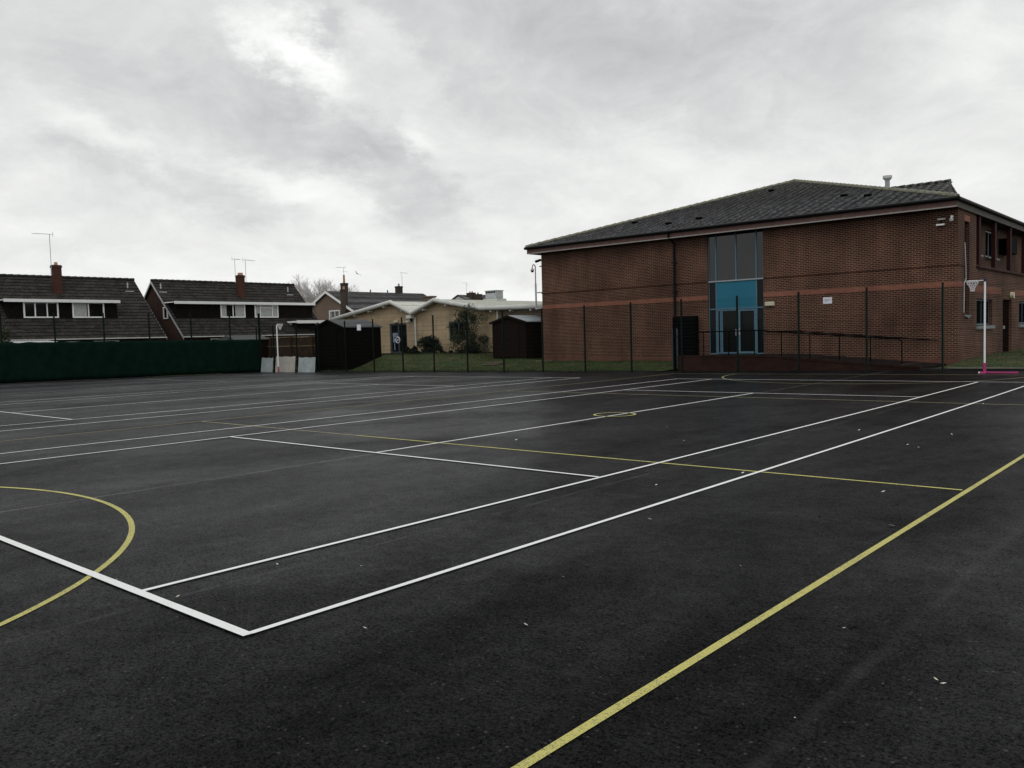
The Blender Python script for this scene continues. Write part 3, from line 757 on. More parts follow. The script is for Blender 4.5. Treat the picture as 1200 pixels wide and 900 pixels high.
# ------------------------------------------------------------------ buff building
Bf = thing('buff_building', 'single-storey buff block building with folded pale metal roof edge', 'building', (-36, 36, .6))
prof = [(-46.6, 3.33), (-40.1, 4.29), (-38.0, 3.44), (-35.8, 4.22), (-31.6, 3.5), (-22, 3.38)]
m = MB()
ops = [(-40.75, -38.95, .72, 2.80), (-34.85, -33.04, 1.5, 2.76)]
wall_open(m, 1, 36., .25, -46.6, -22, .2, 3.3, ops)
tp = [(-46.6, 3.3)]+[(x, z-.08) for x, z in prof]+[(-22, 3.3)]
tp = [(-46.6, 3.3), (-40.1, 4.20), (-38.0, 3.36), (-35.8, 4.12), (-31.6, 3.42), (-22, 3.32), (-22, 3.3)]
m.prism(tp, 1, 36., 36.25)
m.box(-46.6, -46.35, 36.25, 50, .2, 3.3).box(-46.6, -22, 50, 50.25, .2, 3.3)
obj('wall', m, 'buff', Bf)
obj('side_wall', MB().box(-30.3, -22, 35.93, 35.995, .3, 3.3), 'brick_brown', Bf)
obj('base_course', MB().box(-46.62, -22, 35.9, 35.99, .2, .76).box(-46.62, -46.6, 36, 50, .2, .76), 'brick_ramp', Bf)
m = MB()
for (xa, za), (xb, zb) in zip(prof[:-1], prof[1:]):
    n = max(2, int(abs(xb-xa)/.6))
    for i in range(n):
        x0 = xa+(xb-xa)*i/n; x1 = xa+(xb-xa)*(i+1)/n; z0 = za+(zb-za)*i/n; z1 = za+(zb-za)*(i+1)/n
        # standing-seam sheets
        m.quad((x0+.02, 35.7, z0), (x1-.02, 35.7, z1), (x1-.02, 50.4, z1), (x0+.02, 50.4, z0))
        m.box(x0-.02, x0+.02, 35.7, 50.4, z0-.02, z0+.045)
        m.quad((x0, 35.7, z0-.1), (x0, 50.4, z0-.1), (x1, 50.4, z1-.1), (x1, 35.7, z1-.1))
rb = obj('roof', m, 'roof_metal', Bf)
m = MB().tube([(x, 35.62, z-.02) for x, z in prof], .15, 12); obj('roll_edge', m, 'render', rb, smooth=True)
m = MB()
for (xa, za), (xb, zb) in zip(prof[:-1], prof[1:]):
    n = max(1, int(abs(xb-xa)/1.5))
    for i in range(n): x = xa+(xb-xa)*(i+.5)/n; z = za+(zb-za)*(i+.5)/n; m.box(x-.05, x+.05, 35.6, 36.0, z-.26, z-.16)
obj('edge_brackets', m, 'white_dirty', rb)
h = obj('hopper', MB().box(-38.45, -38.0, 35.5, 35.8, 3.1, 3.3), 'white_dirty', Bf)
obj('downpipe', MB().tube([(-37.95, 35.88, 3.15), (-37.95, 35.88, .7)], .06, 8), 'white_dirty', Bf)
obj('downpipe', MB().tube([(-30.4, 35.8, 3.3), (-30.4, 35.8, .5)], .05, 8), 'white_dirty', Bf)
w = window(Bf, 1, 36.1, -1, -34.83, -33.06, 1.52, 2.74, mull=(-34.0,), fm='grey_frame', fw=.09)
f = MB(); d0 = 36.05
f.box(-40.73, -40.6, d0, 36.16, .74, 2.78).box(-39.08, -38.97, d0, 36.16, .74, 2.78).box(-39.94, -39.8, d0, 36.16, .74, 2.68).box(-40.6, -39.08, d0, 36.16, 2.68, 2.78).box(-40.6, -39.94, d0, 36.16, .74, .86).box(-39.8, -39.08, d0, 36.16, .74, .86)
dr = obj('door', f, 'grey_frame', Bf)
for a, b in ((-40.6, -39.94), (-39.8, -39.08)): obj('pane', MB().box(a, b, 36.1, 36.12, .86, 2.68), 'glass', dr)
m = MB().box(-40.52, -40.36, 36.09, 36.098, 1.85, 2.15).box(-40.34, -40.18, 36.09, 36.098, 1.88, 2.15).box(-40.15, -40.02, 36.09, 36.098, 1.86, 2.15).box(-40.5, -40.25, 36.09, 36.098, 1.5, 1.82).box(-40.4, -40.32, 36.09, 36.098, .95, 1.45)
tag(obj('door_notices', m, 'notice_blue', loc=(-40.3, 36.1, 1.8)), 'white paper notices stuck inside the buff building door', 'notice')
ring = [(-39.93+.2*math.cos(a), 36.02, 1.66+.2*math.sin(a)) for a in [i*math.pi/14 for i in range(29)]]
rg = obj('round_sign', MB().tube(ring, .035, 6), 'paper', loc=(-39.93, 36.02, 1.66)); tag(rg, 'round white ring sign on the glass door of the buff building', 'sign')
obj('emblem', MB().bar((-40.02, 36.03, 1.6), (-39.98, 36.03, 1.74), .03).bar((-39.98, 36.03, 1.74), (-39.93, 36.03, 1.62), .03).bar((-39.93, 36.03, 1.62), (-39.87, 36.03, 1.74), .03), 'paper', rg)
L = thing('bulkhead_light', 'small cream light above the door of the buff building', 'light', (-39.9, 36, 2.95)); obj('housing', MB().box(-40.15, -39.75, 35.88, 35.99, 2.86, 3.02), 'cream', L); obj('lens', MB().box(-40.1, -39.8, 35.85, 35.88, 2.88, 3.0), 'cream', L)
L = thing('wall_camera', 'white camera under the roof valley of the buff building', 'security camera', (-38.5, 35.9, 2.9)); L.name = 'security_camera'; obj('body', MB().tube([(-38.7, 35.7, 2.85), (-38.45, 35.9, 2.93)], .07, 8), 'white_dirty', L); obj('bracket', MB().box(-38.5, -38.35, 35.9, 35.99, 2.88, 3.08), 'black_metal', L)
# air handling unit on its roof
L = thing('ventilation_unit', 'pale grey ventilation box standing on the buff building roof', 'ventilation unit', (-36.5, 42, 4.1))
obj('case', MB().box(-37.15, -36.1, 42, 42.8, 4.42, 4.98), 'galv', L, bevel=.03); obj('base', MB().box(-37.25, -35.95, 41.9, 42.95, 3.9, 4.42), 'render', L)
m = MB()
for i in range(4):
    x = -37.08+i*.25; m.box(x, x+.17, 41.97, 41.998, 4.84, 4.93)
obj('grille', m, 'black_metal', L); obj('lid', MB().box(-37.2, -36.05, 41.95, 42.85, 4.985, 5.03), 'white_dirty', L)
tag(obj('rooftop_block', MB().box(-50.2, -49.1, 48, 48.5, .3, 5.3).box(-50.3, -49.05, 47.9, 48.6, 5.3, 5.4), 'brick_brown', loc=(-49.4, 48, .3)), 'low grey flat-topped block behind the folded roof', 'building')

# ------------------------------------------------------------------ sheds
def shed(x0, x1, y0, y1, zb, ze, zr, wall, roofm, label, skirt=0., doors=True):
    t = thing('garden_shed', label, 'shed', ((x0+x1)/2, y0, zb), 'timber sheds')
    xm_ = (x0+x1)/2
    m = MB().prism([(x0, zb-.5), (x1, zb-.5), (x1, ze), (xm_, zr), (x0, ze)], 1, y0, y1)
    z = zb+.1
    while z < ze-.05:   # lapped boards
        for a in ((x0-.012, x1+.012, y0-.012, y0), (x1, x1+.012, y0, y1), (x0-.012, x0, y0, y1)): m.box(*a, z, z+.115)
        z += .15
    while z < zr-.2:
        s = (zr-z-.1)/(zr-ze)*(x1-x0)/2; m.box(xm_-s, xm_+s, y0-.012, y0, z, z+.115); z += .15
    obj('walls', m, wall, t)
    r = MB(); o = .12; k_ = (zr-ze)/((x1-x0)/2)
    for sg in (-1, 1):
        xa = xm_+sg*((x1-x0)/2+o); za = ze-k_*o
        r.prism([(xm_, zr+.02), (xa, za+.02), (xa, za+.06), (xm_, zr+.07)], 1, y0-.1, y1+.1)
    obj('roof', r, roofm, t)
    for sg in (-1, 1): obj('bargeboard', MB().prism([(xm_, zr-.06), (xm_+sg*((x1-x0)/2+o), ze-k_*o-.06), (xm_+sg*((x1-x0)/2+o), ze-k_*o+.07), (xm_, zr+.08)], 1, y0-.13, y0-.102), wall, t)
    if doors:
        d = obj('door', MB().box(xm_-.75, xm_+.75, y0-.05, y0-.014, zb+.12, ze-.12), wall, t)
        obj('hinge', MB().box(xm_-.02, xm_+.05, y0-.06, y0-.051, zb+1., zb+1.15), 'black_metal', d)
    return t
shed(-39.35, -36.45, 28.75, 31.6, .1, 2.5, 2.95, 'black_wood', 'felt', 'black weathered timber shed beside the corner boards, its grey roof sloping', doors=True)
shed(-28.45, -25.95, 33.2, 35.5, .42, 2.48, 2.82, 'brown_shed', 'felt_pale', 'dark brown timber shed with pale wet roof beside the brick building')
tag(obj('fence_notice', MB().box(-34.55, -34.22, 28.25, 28.28, 2.28, 2.62), 'paper', loc=(-34.4, 28.25, 2.45)), 'small white square notice on the mesh fence before the black shed', 'sign')
bpy.data.objects['fence_notice'].name = 'notice'
# small roofs peeping over the windbreak
L = thing('garden_shed', 'low grey-roofed shed peeping over the green windbreak', 'shed', (-47.5, 29, 0), 'timber sheds')
obj('walls', MB().box(-48.6, -46.5, 27.6, 29.9, -.4, 1.95), 'brown_shed', L)
obj('roof', MB().prism([(-48.7, 1.97), (-46.4, 1.93), (-46.4, 1.98), (-47.5, 2.28), (-48.7, 2.02)], 1, 27.4, 30.1), 'felt', L)
L = thing('lean_to', 'lean-to with whitish corrugated roof under the left house eaves', 'lean-to', (-50, 16, 0))
m = MB(); 
for i in range(40):
    y = 14.0+i*.1; m.quad((-49, y, 2.02+.02*(i % 2)), (-49, y+.1, 2.02+.02*((i+1) % 2)), (-52.2, y+.1, 2.22+.02*((i+1) % 2)), (-52.2, y, 2.22+.02*(i % 2)))
m.box(-49.05, -48.97, 14, 18, 1.92, 2.0); obj('roof', m, 'white_dirty', L); obj('walls', MB().box(-52.1, -49.1, 14.1, 17.9, -.4, 1.92), 'brown_shed', L)

# ------------------------------------------------------------------ houses
def aerial(x, y, z0, z1, arm, n=5, dy=1., label='', two=None):
    t = thing('tv_aerial', label, 'aerial', (x, y, z0), 'television aerials')
    obj('mast', MB().tube([(x, y, z0-.6), (x, y, z1)], .022, 6), 'galv', t)
    m = MB().tube([(x, y+dy*.25, z1), (x, y-dy*arm, z1-.04)], .016, 6)
    for i in range(n):
        yy = y-dy*arm*i/n*.9; m.tube([(x-.16, yy, z1), (x+.16, yy, z1)], .007, 4)
    m.tube([(x-.02, y+dy*.22, z1-.18), (x-.02, y+dy*.22, z1+.18)], .012, 4)
    if two: m.tube([(x, y-.15, z1-two), (x, y+.55, z1-two)], .014, 5)
    obj('antenna', m, 'galv', t)
def chimney(parent, x0, x1, y0, y1, z0, z1, mat='brick_chimney', pots=((0, .5),), pot='terracotta', ph=.28):
    m = MB().box(x0, x1, y0, y1, z0, z1-.18).box(x0-.035, x1+.035, y0-.035, y1+.035, z1-.18, z1-.06).box(x0-.01, x1+.01, y0-.01, y1+.01, z1-.06, z1)
    c = obj('chimney', m, mat, parent)
    for fx, fy in pots:
        x = x0+(x1-x0)*(.5+fx); y = y0+(y1-y0)*fy; obj('chimney_pot', MB().tube([(x, y, z1), (x, y, z1+ph)], .13, 10, .10), pot, c)
    return c
def chalet(ya, yb, label, dorm, wins, chim, groundwins, vents, gwin=False):
    t = thing('chalet_house', label, 'house', (-56, (ya+yb)/2, -.3), 'tile-roofed chalet houses')
    xr, xe, xb = -58.4, -53.75, -63.05; zr, ze = 6.66, 2.32
    m = MB().prism([(xe-.45, -.4), (xb+.45, -.4), (xb+.45, ze+.2), (xr, zr-.22), (xe-.45, ze+.2)], 1, ya+.18, yb-.18)
    obj('wall', m, 'brick_dark', t)
    r = MB(); roof_slope(r, (xe, ya, ze), (xe, yb, ze), (xr, ya, zr), (xr, yb, zr), .33, .035); roof_slope(r, (xb, yb, ze), (xb, ya, ze), (xr, yb, zr), (xr, ya, zr), .33, .035)
    rf = obj('roof', r, 'house_tile', t)
    c = MB(); capline(c, (xr, ya, zr), (xr, yb, zr), .45, .11); obj('ridge_tiles', c, 'house_tile', rf)
    for y in (ya-.03, yb+.0):
        for sx in (xe, xb): obj('bargeboard', MB().prism([(xr, zr-.2), (xr, zr-.02), (sx, ze-.02), (sx, ze-.2)], 1, y, y+.03), 'galv', t)
    obj('gutter', MB().box(xe+.01, xe+.10, ya, yb, ze-.05, ze+.02), 'white_dirty', t)
    # dormer
    d0, d1 = dorm; xf = -55.2; zt = 4.86
    xback = xr+(zr-zt)/(zr-ze)*(xr-xe)*-1*0-.0
    xi = xe-(zt-ze)/(zr-ze)*(xe-xr)-.1; zb = ze+(xe-xf)/(xe-xr)*(zr-ze)
    dm = obj('dormer', MB().prism([(xf, zb-.12), (xf, zt), (xi, zt)], 1, d0, d1), 'hang_tile', t)
    obj('dormer_fascia', MB().box(xi-.25, xf+.28, d0-.25, d1+.12, zt, zt+.07).box(xf+.24, xf+.30, d0-.25, d1+.12, zt-.10, zt+.10), 'white', dm)
    for (a, b_, mu, tr, cu) in wins:
        window(dm, 0, xf, 1, a, b_, 3.74, 4.80, mull=mu, tr=tr, curtain=cu, fw=.09)
    for (a, b_) in groundwins: window(t, 0, xe-.44, 1, a, b_, .9, 2.16, mull=((a+b_)/2,), fw=.08)
    if gwin: window(t, 1, ya+.18, -1, -56.95, -56.3, 3.7, 4.6, fw=.08)
    y, z1, pt = chim
    chimney(rf, -57.5, -57.05, y-.27, y+.27, 5.0, z1, pots=pt, ph=.2)
    for y in vents:
        z = 6.0; x = xe-(z-ze)/(zr-ze)*(xe-xr)
        v = obj('roof_vent', MB().tube([(x, y, z), (x, y, z+.42)], .05, 8).box(x-.05, x+.35, y-.3, y+.3, z-.28, z-.22), 'galv', rf)
    return t
chalet(5.5, 26.4, 'nearest left house: brown tile roof, dark dormer with two white windows', (16.7, 23.65),
    [(17.65, 19.78, (18.35, 19.08), (), ()), (20.66, 22.75, (21.7,), (), ((20.77, 21.6),))], (20.57, 7.42, ((0, .5),)),
    ((21.5, 23.2), (18.5, 20.8)), (25.6,))
chalet(27.7, 40.4, 'second house behind the windbreak: wide dark dormer, centre chimney, white gable trim', (27.95, 39.95),
    [(31.5, 33.6, (32.55,), (), ((31.6, 32.0), (32.75, 33.5))), (34.45, 36.6, (34.95, 36.05), ((34.99, 36.01, 4.52),), ((34.54, 34.9), (35.0, 36.0), (36.1, 36.5)))], (34.57, 7.24, ((-.1, .4), (.15, .65))),
    ((30, 31.5), (34, 36.), (37.4, 38.6)), (28.1, 39.3), gwin=True)
tag(obj('porch_roof', MB().box(-54.9, -53.4, 37.2, 40.1, 3.28, 3.42).box(-53.42, -53.36, 37.15, 40.15, 3.22, 3.46).box(-54.8, -54.6, 37.3, 37.5, -.3, 3.28).box(-54.8, -54.6, 39.8, 40., -.3, 3.28), 'white', loc=(-54, 38.6, 3.3)), 'white flat porch roof below the dormer of the second house', 'porch')
aerial(-57.2, 20.24, 7.3, 9.5, 1.1, dy=1., label='tall aerial with long arm above the nearest left house chimney')
aerial(-57.2, 34.1, 7.2, 8.52, .55, dy=-1., label='left of the two aerials on the second house chimney', n=4)
aerial(-57.2, 35.05, 7.2, 8.5, .9, dy=-1., label='right of the two aerials on the second house chimney', n=4)

# brown gabled house
t = thing('gabled_house', 'brown brick house with white-trimmed gable and long grey pantile roof', 'house', (-70, 53, 0))
xr, zr = -70.1, 7.1; hw = 4.75; ze = 4.78; ya, yb = 52.6, 66.5
m = MB().prism([(xr-hw+.3, -.4), (xr+hw-.3, -.4), (xr+hw-.3, ze+.05), (xr, zr-.2), (xr-hw+.3, ze+.05)], 1, ya, yb); obj('wall', m, 'brick_brown', t)
r = MB(); roof_slope(r, (xr+hw, ya-.25, ze), (xr+hw, yb, ze), (xr, ya-.25, zr), (xr, yb, zr), .33, .03); roof_slope(r, (xr-hw, yb, ze), (xr-hw, ya-.25, ze), (xr, yb, zr), (xr, ya-.25, zr), .33, .03)
rf = obj('roof', r, 'pantile', t)
for sx in (-1, 1): obj('bargeboard', MB().prism([(xr, zr-.26), (xr, zr+.0), (xr+sx*hw, ze+.0), (xr+sx*hw, ze-.26)], 1, ya-.29, ya-.252), 'white', t)
window(t, 1, ya, -1, -69.86, -68.05, 3.75, 4.98, mull=(-68.85,), fw=.1, curtain=((-69.7, -69.5),))
chimney(rf, -70.95, -70.35, 55.0, 55.6, 6.3, 8.05, 'brick_sooty', ((0, .5),), ph=.9)
chimney(rf, -70.75, -70.2, 62.7, 63.4, 6.3, 7.9, 'brick_sooty', ((0, .5),), 'board', .3)
c = chimney(t, -67.35, -66.6, 52.2, 52.58, -.3, 7.1, 'brick_sooty', ((0, .5),), ph=.3)
obj('gutter', MB().box(xr+hw, xr+hw+.1, ya-.2, yb, ze-.1, ze-.005), 'white_dirty', t)
for y in (58.5, 61.):
    obj('roof_vent', MB().tube([(xr, y, zr), (xr, y, zr+.28)], .07, 6), 'black_metal', rf)
aerial(-70.65, 55.3, 8.0, 9.75, 1.1, dy=1, label='aerial with two arms above the brown house front chimney', n=5, two=.45)
aerial(-70.5, 63.6, 7.8, 9.5, 1.0, dy=-1, label='aerial behind the rear chimney of the brown house', n=3)
# far bungalow
t = thing('far_house', 'distant low house with small white gable seen over the pale roof edge', 'house', (-85, 90, 0)); t.name = 'gabled_house'
m = MB().prism([(-89.2, -.4), (-85.6, -.4), (-85.6, 7.3), (-87.5, 8.1), (-89.2, 7.35)], 1, 90, 96).box(-85.6, -83.5, 91.5, 95, -.4, 7.2); obj('wall', m, 'white_dirty', t)
r = MB().prism([(-89.5, 7.28), (-87.5, 8.2), (-85.4, 7.3), (-85.4, 7.42), (-87.5, 8.34), (-89.5, 7.4)], 1, 89.8, 96)
roof_slope(r, (-87.5, 90.6, 7.2), (-81.9, 90.6, 7.2), (-88.5, 93, 8.25), (-84.3, 93, 8.25), .4, .03); roof_slope(r, (-83, 96, 7.2), (-88.5, 96, 7.2), (-84.3, 93, 8.25), (-88.5, 93, 8.25), .4, .03)
rf = obj('roof', r, 'pantile', t)
chimney(rf, -86.9, -85.7, 91.2, 92.0, 7.2, 8.6, 'brick_sooty', ((-.2, .5), (.2, .5)), ph=.22); chimney(rf, -84.5, -83.5, 90.3, 91.1, 7.0, 8.25, 'brick_sooty', ((0, .5),), ph=.25)
aerial(-87.3, 91.6, 8.2, 10.2, .9, dy=1, label='aerial on the distant white-gabled house', n=3, two=.3)

# ------------------------------------------------------------------ plants
def leaves(mb, cs, n, size, seed):
    rd = random.Random(seed)
    for i in range(n):
        c, r = rd.choice(cs)
        while True:
            d = Vector((rd.uniform(-1, 1), rd.uniform(-1, 1), rd.uniform(-1, 1)))
            if d.length < 1: break
        d = d*(.55+.45*rd.random()) if rd.random() < .5 else d
        p = Vector(c)+Vector((d.x*r[0], d.y*r[1], d.z*r[2]))
        s = size*rd.uniform(.6, 1.4); a = Vector((rd.gauss(0, 1), rd.gauss(0, 1), rd.gauss(0, .7))).normalized(); b = a.cross(Vector((rd.gauss(0, 1), rd.gauss(0, 1), rd.gauss(0, 1)))).normalized()
        mb.quad(p-a*s, p+b*s*.45, p+a*s, p-b*s*.45)
def shrub(name, label, cat, cx, cy, zb, H, W, leaf, seed, n, size, clumps, stems=7, spread=.4, group=None, sparse=False, kf=.19):
    rd = random.Random(seed); t = thing(name, label, cat, (cx, cy, zb), group)
    cs = []; st = MB()
    for i in range(clumps):
        a = rd.uniform(0, 6.28); h = rd.uniform(.08, .95); w = W/2*rd.uniform(.1, 1)*(1-.55*abs(h-.4)*1.3)
        c = (cx+w*math.cos(a), cy+w*math.sin(a)*.7, zb+H*h); k = rd.uniform(.5, 1)*(kf if not sparse else .17)*min(H, W)
        cs.append((c, (k, k*.9, k*.9)))
        if i % 2 == 0 or sparse: st.tube([(cx+rd.uniform(-.1, .1), cy, zb-.1), ((cx+c[0])/2+rd.uniform(-.08, .08), (cy+c[1])/2, zb+H*h*.6), (c[0], c[1], c[2]+k)], .02, 5, .005)
    obj('stems', st, 'bark', t)
    l = MB(); leaves(l, cs, n, size, seed+1); obj('foliage', l, leaf, t)
shrub('shrub', 'tall loose shrub growing up before the buff building window', 'shrub', -31.7, 34.6, .55, 3.0, 3.1, 'leaf', 3, 6500, .055, 44, sparse=True)
shrub('bush', 'low dark evergreen bush beside the buff building downpipe', 'bush', -35.3, 34.6, .5, 1.2, 1.7, 'leaf_dark', 5, 7000, .06, 20, kf=.36)
shrub('bush', 'flat spreading dark bush left of the round evergreen', 'bush', -36.7, 34.5, .55, .6, 2.0, 'leaf_dark', 8, 4500, .05, 18, kf=.36)
shrub('bush', 'small dark sprig of bush right of the round evergreen', 'bush', -33.9, 34.5, .55, .6, 1.5, 'leaf_dark', 9, 1800, .05, 9, kf=.36)
shrub('bush', 'ragged dark undergrowth at the foot of the tall loose shrub', 'bush', -31.3, 34.3, .5, .8, 2.2, 'leaf_dark', 15, 3600, .055, 18, kf=.34)
shrub('shrub', 'olive green shrub above the windbreak at the left edge', 'shrub', -47.2, 13.2, -.4, 3.3, 3.4, 'leaf_olive', 12, 8000, .07, 40, kf=.24)
def bare_tree(cx, cy, zb, H, W, label, seed, mat='twig_pale'):
    rd = random.Random(seed); t = thing('bare_tree', label, 'tree', (cx, cy, zb))
    tr = MB().tube([(cx, cy, zb), (cx+.1, cy, zb+H*.35)], .22, 8, .15); obj('trunk', tr, 'bark', t)
    m = MB()
    def grow(p, d, L, r, k):
        q = p+d*L; mid = p+d*L*.5+Vector((rd.uniform(-.1, .1), rd.uniform(-.1, .1), 0))*L
        m.tube([p, mid, q], r, 4 if k < 3 else 5, r*.6, cap=False)
        if k == 0: return
        for i in range(3 if k > 1 else 4):
            e = (d+Vector((rd.gauss(0, .45), rd.gauss(0, .45), rd.uniform(-.05, .45)))).normalized()
            grow(p.lerp(q, rd.uniform(.55, 1)), e, L*rd.uniform(.62, .82), max(.012, r*.6), k-1)
    for i in range(15):
        a = i*.698+rd.uniform(-.2, .2); d = Vector((math.cos(a)*.8, math.sin(a)*.8, 1)).normalized()
        grow(Vector((cx+.05, cy, zb+H*(.2+.012*i))), d, H*.24, .09, 5)
    obj('crown', m, mat, t)
bare_tree(-86.4, 62.5, -.4, 11.2, 6, 'pale leafless tree rising between the second house and the brown gable', 4)
# grass blades on the bank
m = MB(); rd = random.Random(21)
for i in range(52000):
    if i % 7: x = rd.uniform(-44.4, -14.8); y = 28.5+7*rd.random()**1.3
    else: x = rd.uniform(-4.1, 6); y = rd.uniform(29.9, 44)
    if x > -15 and x < -4.2: continue
    if -25.3 < x < -4.1 and y > 33.4: continue
    if -39.3 < x < -36.2 and 28.7 < y < 31.7: continue
    if -28.6 < x < -25.8 and y > 33.1: continue
    if y > 34.6 and x < -25: continue
    if x > -4.1 and (x > -1.2 and y < 39): continue
    z = bank(x, y); h = rd.uniform(.03, .10)*(1.6 if y < 28.75 else 1); a = rd.uniform(0, 3.14); w = .009
    dx, dy = math.cos(a)*w, math.sin(a)*w; lx, ly = rd.gauss(0, .03), rd.gauss(0, .03)
    m.add([(x-dx, y-dy, z-.01), (x+dx, y+dy, z-.01), (x+lx, y+ly, z+h)], [(0, 1, 2)])
o = obj('grass', m, 'blade'); o['kind'] = 'stuff'; tag(o, 'short rough grass covering the bank behind the mesh fence', 'grass')
# bare dark patch
m = MB(); vs = []
for i in range(14):
    a = i*2*math.pi/14; r = 1+.25*math.sin(i*2.3); x = -26.2+.75*r*math.cos(a); y = 30.9+.5*r*math.sin(a); vs.append((x, y, bank(x, y)+.035))
m.add(vs, [tuple(range(14))]); struct('soil_patch', m, 'soil')
struct('concrete_slab', MB().box(-25.6, -24.3, 32.2, 33.4, .1, .34), 'kerb')

# bird
t = tag(obj('bird', MB().tube([(-74.05, 60, 9.40), (-74.2, 60, 9.5), (-74.35, 60, 9.56)], .03, 6, .06).add(
    [(-74.15, 59.95, 9.5), (-74.3, 60.05, 9.55), (-74.62, 60.1, 9.93), (-74.5, 60, 9.70), (-74.1, 60.1, 9.48), (-73.9, 60.3, 9.30), (-73.75, 60.2, 9.22)], [(0, 1, 2, 3), (4, 1, 5, 6)]), 'bird', loc=(-74.2, 60, 9.5)),
    'small dark bird flying above the brown house roof', 'bird')

# litter on the court
LP = [(.48, .49), (1.64, 2.96), (-.12, 6.62), (1.57, 6.3), (1.86, 5.77), (-.41, 11.4), (.94, 9.79), (-3.4, 10.42), (-.56, 5.41), (1.47, 4.87), (2.11, 4.81), (2.67, 2.13), (3.26, 1.69), (3.3, 1.66),
    (.95, 11.47), (.78, 2.), (-.62, 1.34), (-1.19, .99), (-1.04, .12), (.64, 7.09), (.74, 9.99), (.82, 14.11), (-1.81, .05), (-2.47, 2.95), (3.08, 1.49), (-10.43, 10.66), (-43.2, 20.3), (-35.6, 21.8), (2.9, .9), (1.2, 1.1), (.3, 3.9), (-2.2, 8.9), (-4.6, 7.7), (-6.8, 9.4), (3.6, 4.4), (2.9, 6.2), (.2, 17.), (-8., 14.)]
for i, (x, y) in enumerate(LP):
    s = (.013 if y < 3 else .024)*random.uniform(.7, 1.4); a = random.uniform(0, 6.28); ca, sa = math.cos(a)*s, math.sin(a)*s
    if y > 20: s *= 3; ca *= 3; sa *= 3
    z = Z(x, y)+.006
    m = MB().add([(x-ca, y-sa, z), (x-sa*.45, y+ca*.45, z+s*.25), (x+ca, y+sa, z+s*.45), (x+sa*.45, y-ca*.45, z+s*.1)], [(0, 1, 2, 3)])
    o = obj('fallen_leaf', m, 'litter', loc=(x, y, z)); tag(o, 'tiny pale scrap of leaf lying on the dark asphalt', 'leaf', 'pale leaf scraps scattered on the court')

# ------------------------------------------------------------------ camera
fpx = 985.664
r = Vector((0.7518764, 0.65873857, -0.02730151)); u = Vector((-0.01670644, 0.06043212, 0.99803249)); fw = Vector((-0.65909239, 0.74994096, -0.05644266))
cam = bpy.data.cameras.new('camera'); co = bpy.data.objects.new('camera', cam); col.objects.link(co)
mat = Matrix((r, u, -fw)).transposed().to_4x4(); mat.translation = (4.358, -2.5575, 1.6905); co.matrix_world = mat
cam.sensor_width = 36; cam.lens = 36*fpx/1200; cam.clip_end = 6000; cam.clip_start = .05
S.camera = co

# ------------------------------------------------------------------ overcast sky
W = bpy.data.worlds.new('World'); S.world = W; W.use_nodes = True
g = G(W.node_tree); g.n.clear()
out = g.node('ShaderNodeOutputWorld'); sky = g.node('ShaderNodeTexSky', sky_type='NISHITA'); sky.sun_disc = False
SE, SR = 48, 150
sky.sun_elevation = R(SE); sky.sun_rotation = R(SR); sky.air_density = 1; sky.dust_density = 3
bg1 = g.node('ShaderNodeBackground'); g.l.new(sky.outputs[0], bg1.inputs[0]); bg1.inputs[1].default_value = .06
tc = g.node('ShaderNodeTexCoord').outputs['Generated']; d = g.sep(tc)
az = g.m('ARCTAN2', d[0], d[1]); el = g.m('ARCSINE', d[2])
# turbulence shared by all the cloud masses
wv = g.xyz(g.m('MULTIPLY', az, 1.), g.m('MULTIPLY', el, 1.6), 0.)
w1 = g.m('MULTIPLY', g.m('SUBTRACT', g.noise(wv, 5.5, 8, .66), .5), .27)
w2 = g.m('MULTIPLY', g.m('SUBTRACT', g.noise(g.node('ShaderNodeVectorMath', operation='ADD').outputs[0] if False else g.xyz(g.m('ADD', az, 7.3), g.m('MULTIPLY', el, 1.6), 2.), 5.5, 8, .66), .5), .20)
azw = g.m('ADD', az, w1); elw = g.m('ADD', el, w2)
def px_dir(x, y):
    v = (fw*fpx+r*(x-600)-u*(y-450)).normalized(); return math.atan2(v.x, v.y), math.asin(v.z)
total = None
BL = [(330, 52, 35, 62, 26, .34), (435, 45, 30, 60, 22, .10), (150, 50, 20, 90, 26, .06), (75, 150, 28, 85, 24, .09), (165, 178, 20, 45, 18, .06), (375, 150, 50, 40, 20, .09), (490, 175, 45, 32, 18, .12), (350, 228, 20, 65, 24, .13),
      (1150, 55, -10, 80, 50, .10), (900, 195, 5, 150, 30, .07), (620, 175, 10, 80, 35, .05), (30, 60, 0, 50, 25, .05),
      (60, 95, 15, 120, 28, -.07), (240, 112, 28, 130, 30, -.12), (430, 195, 38, 140, 26, -.17), (190, 218, 5, 120, 20, -.12), (640, 15, 8, 220, 38, -.09), (383, 42, 45, 26, 13, -.12), (760, 75, -15, 150, 45, -.09),
      (870, 150, 30, 120, 30, -.05), (310, 252, 8, 60, 12, -.06), (1010, 110, 10, 110, 40, -.04), (1150, 0, 0, 160, 22, -.06), (540, 90, 40, 60, 22, -.08)]
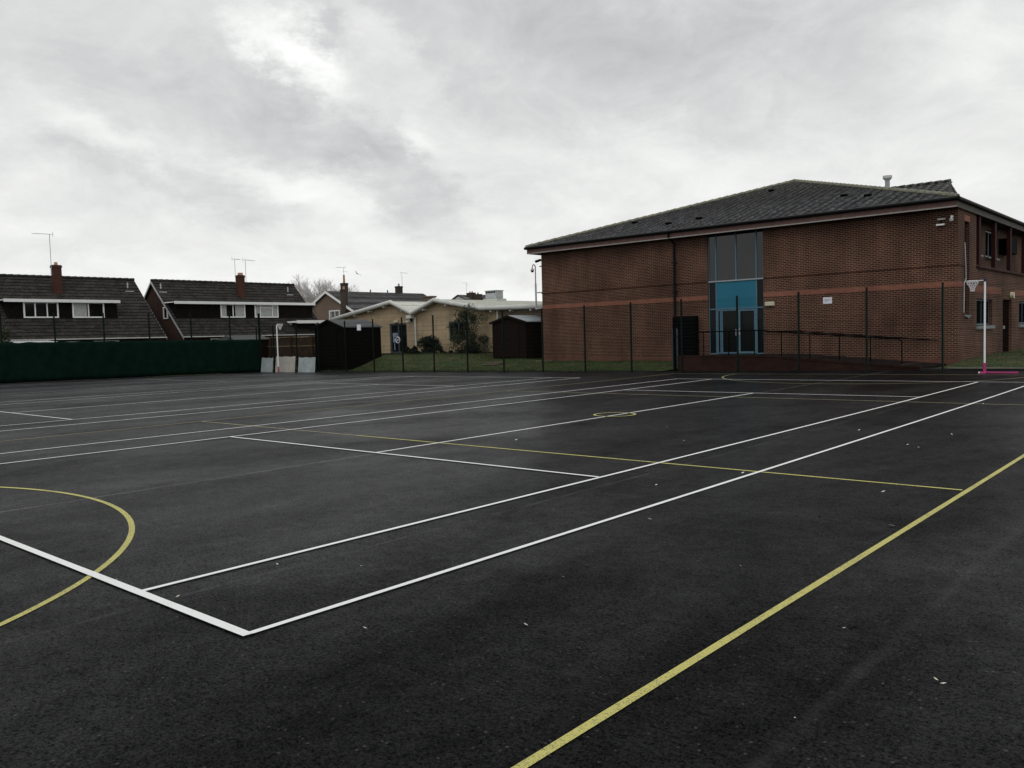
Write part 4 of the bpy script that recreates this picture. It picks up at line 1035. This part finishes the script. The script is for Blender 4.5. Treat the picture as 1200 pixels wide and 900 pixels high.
for (x, y, an, sx, sy, am) in BL:
    a0, e0 = px_dir(x, y); c, s = math.cos(R(-an)), math.sin(R(-an)); q = 1/fpx
    dx = g.m('SUBTRACT', azw, a0); dy = g.m('SUBTRACT', elw, e0)
    uu = g.m('DIVIDE', g.m('ADD', g.m('MULTIPLY', dx, c), g.m('MULTIPLY', dy, s)), sx*q*1.15)
    vv = g.m('DIVIDE', g.m('SUBTRACT', g.m('MULTIPLY', dy, c), g.m('MULTIPLY', dx, s)), sy*q*1.15)
    e = g.m('MULTIPLY', g.m('EXPONENT', g.m('MULTIPLY', g.m('ADD', g.m('MULTIPLY', uu, uu), g.m('MULTIPLY', vv, vv)), -1.)), am*1.15)
    total = e if total is None else g.m('ADD', total, e)
# everywhere: layered noise seen in perspective on a flat cloud base
pz = g.m('ADD', g.m('ABSOLUTE', d[2]), .22); pv = g.xyz(g.m('DIVIDE', d[0], pz), g.m('DIVIDE', d[1], pz), 0.)
cl = g.m('MULTIPLY', g.m('SUBTRACT', g.noise(pv, 2.2, 8, .60, .35), .5), .36)
cl2 = g.m('MULTIPLY', g.m('SUBTRACT', g.noise(wv, 8, 9, .66, .7), .5), .34)
hz = g.rng(el, .02, .34, .95, .72)
v = g.m('ADD', g.m('ADD', hz, total), g.m('ADD', cl, cl2))
v = g.m('MAXIMUM', g.m('MINIMUM', v, 1.04), .38)
colr = g.mix(g.rng(v, .5, .85), (.975, .99, 1.015), (.99, 1., .985))
cc = g.mix(1., colr, g.xyz(v, v, v), 'MULTIPLY')
bg2 = g.node('ShaderNodeBackground'); g.l.new(cc, bg2.inputs[0]); bg2.inputs[1].default_value = 1.0
mx = g.node('ShaderNodeMixShader'); mx.inputs[0].default_value = .97
g.l.new(bg1.outputs[0], mx.inputs[1]); g.l.new(bg2.outputs[0], mx.inputs[2]); g.l.new(mx.outputs[0], out.inputs[0])
W.cycles.sampling_method = 'AUTOMATIC'

sun = bpy.data.lights.new('sun', 'SUN'); sun.energy = .75; sun.angle = R(40); sun.color = (1, .97, .93)
so = bpy.data.objects.new('sun', sun); col.objects.link(so)
sd = Vector((math.sin(R(SR))*math.cos(R(SE)), math.cos(R(SR))*math.cos(R(SE)), math.sin(R(SE))))
so.rotation_euler = sd.to_track_quat('Z', 'Y').to_euler(); so.location = (0, 0, 50)

S.view_settings.view_transform = 'Standard'; S.view_settings.look = 'None'; S.view_settings.gamma = 1; S.view_settings.exposure = 0
S.view_settings.use_curve_mapping = False
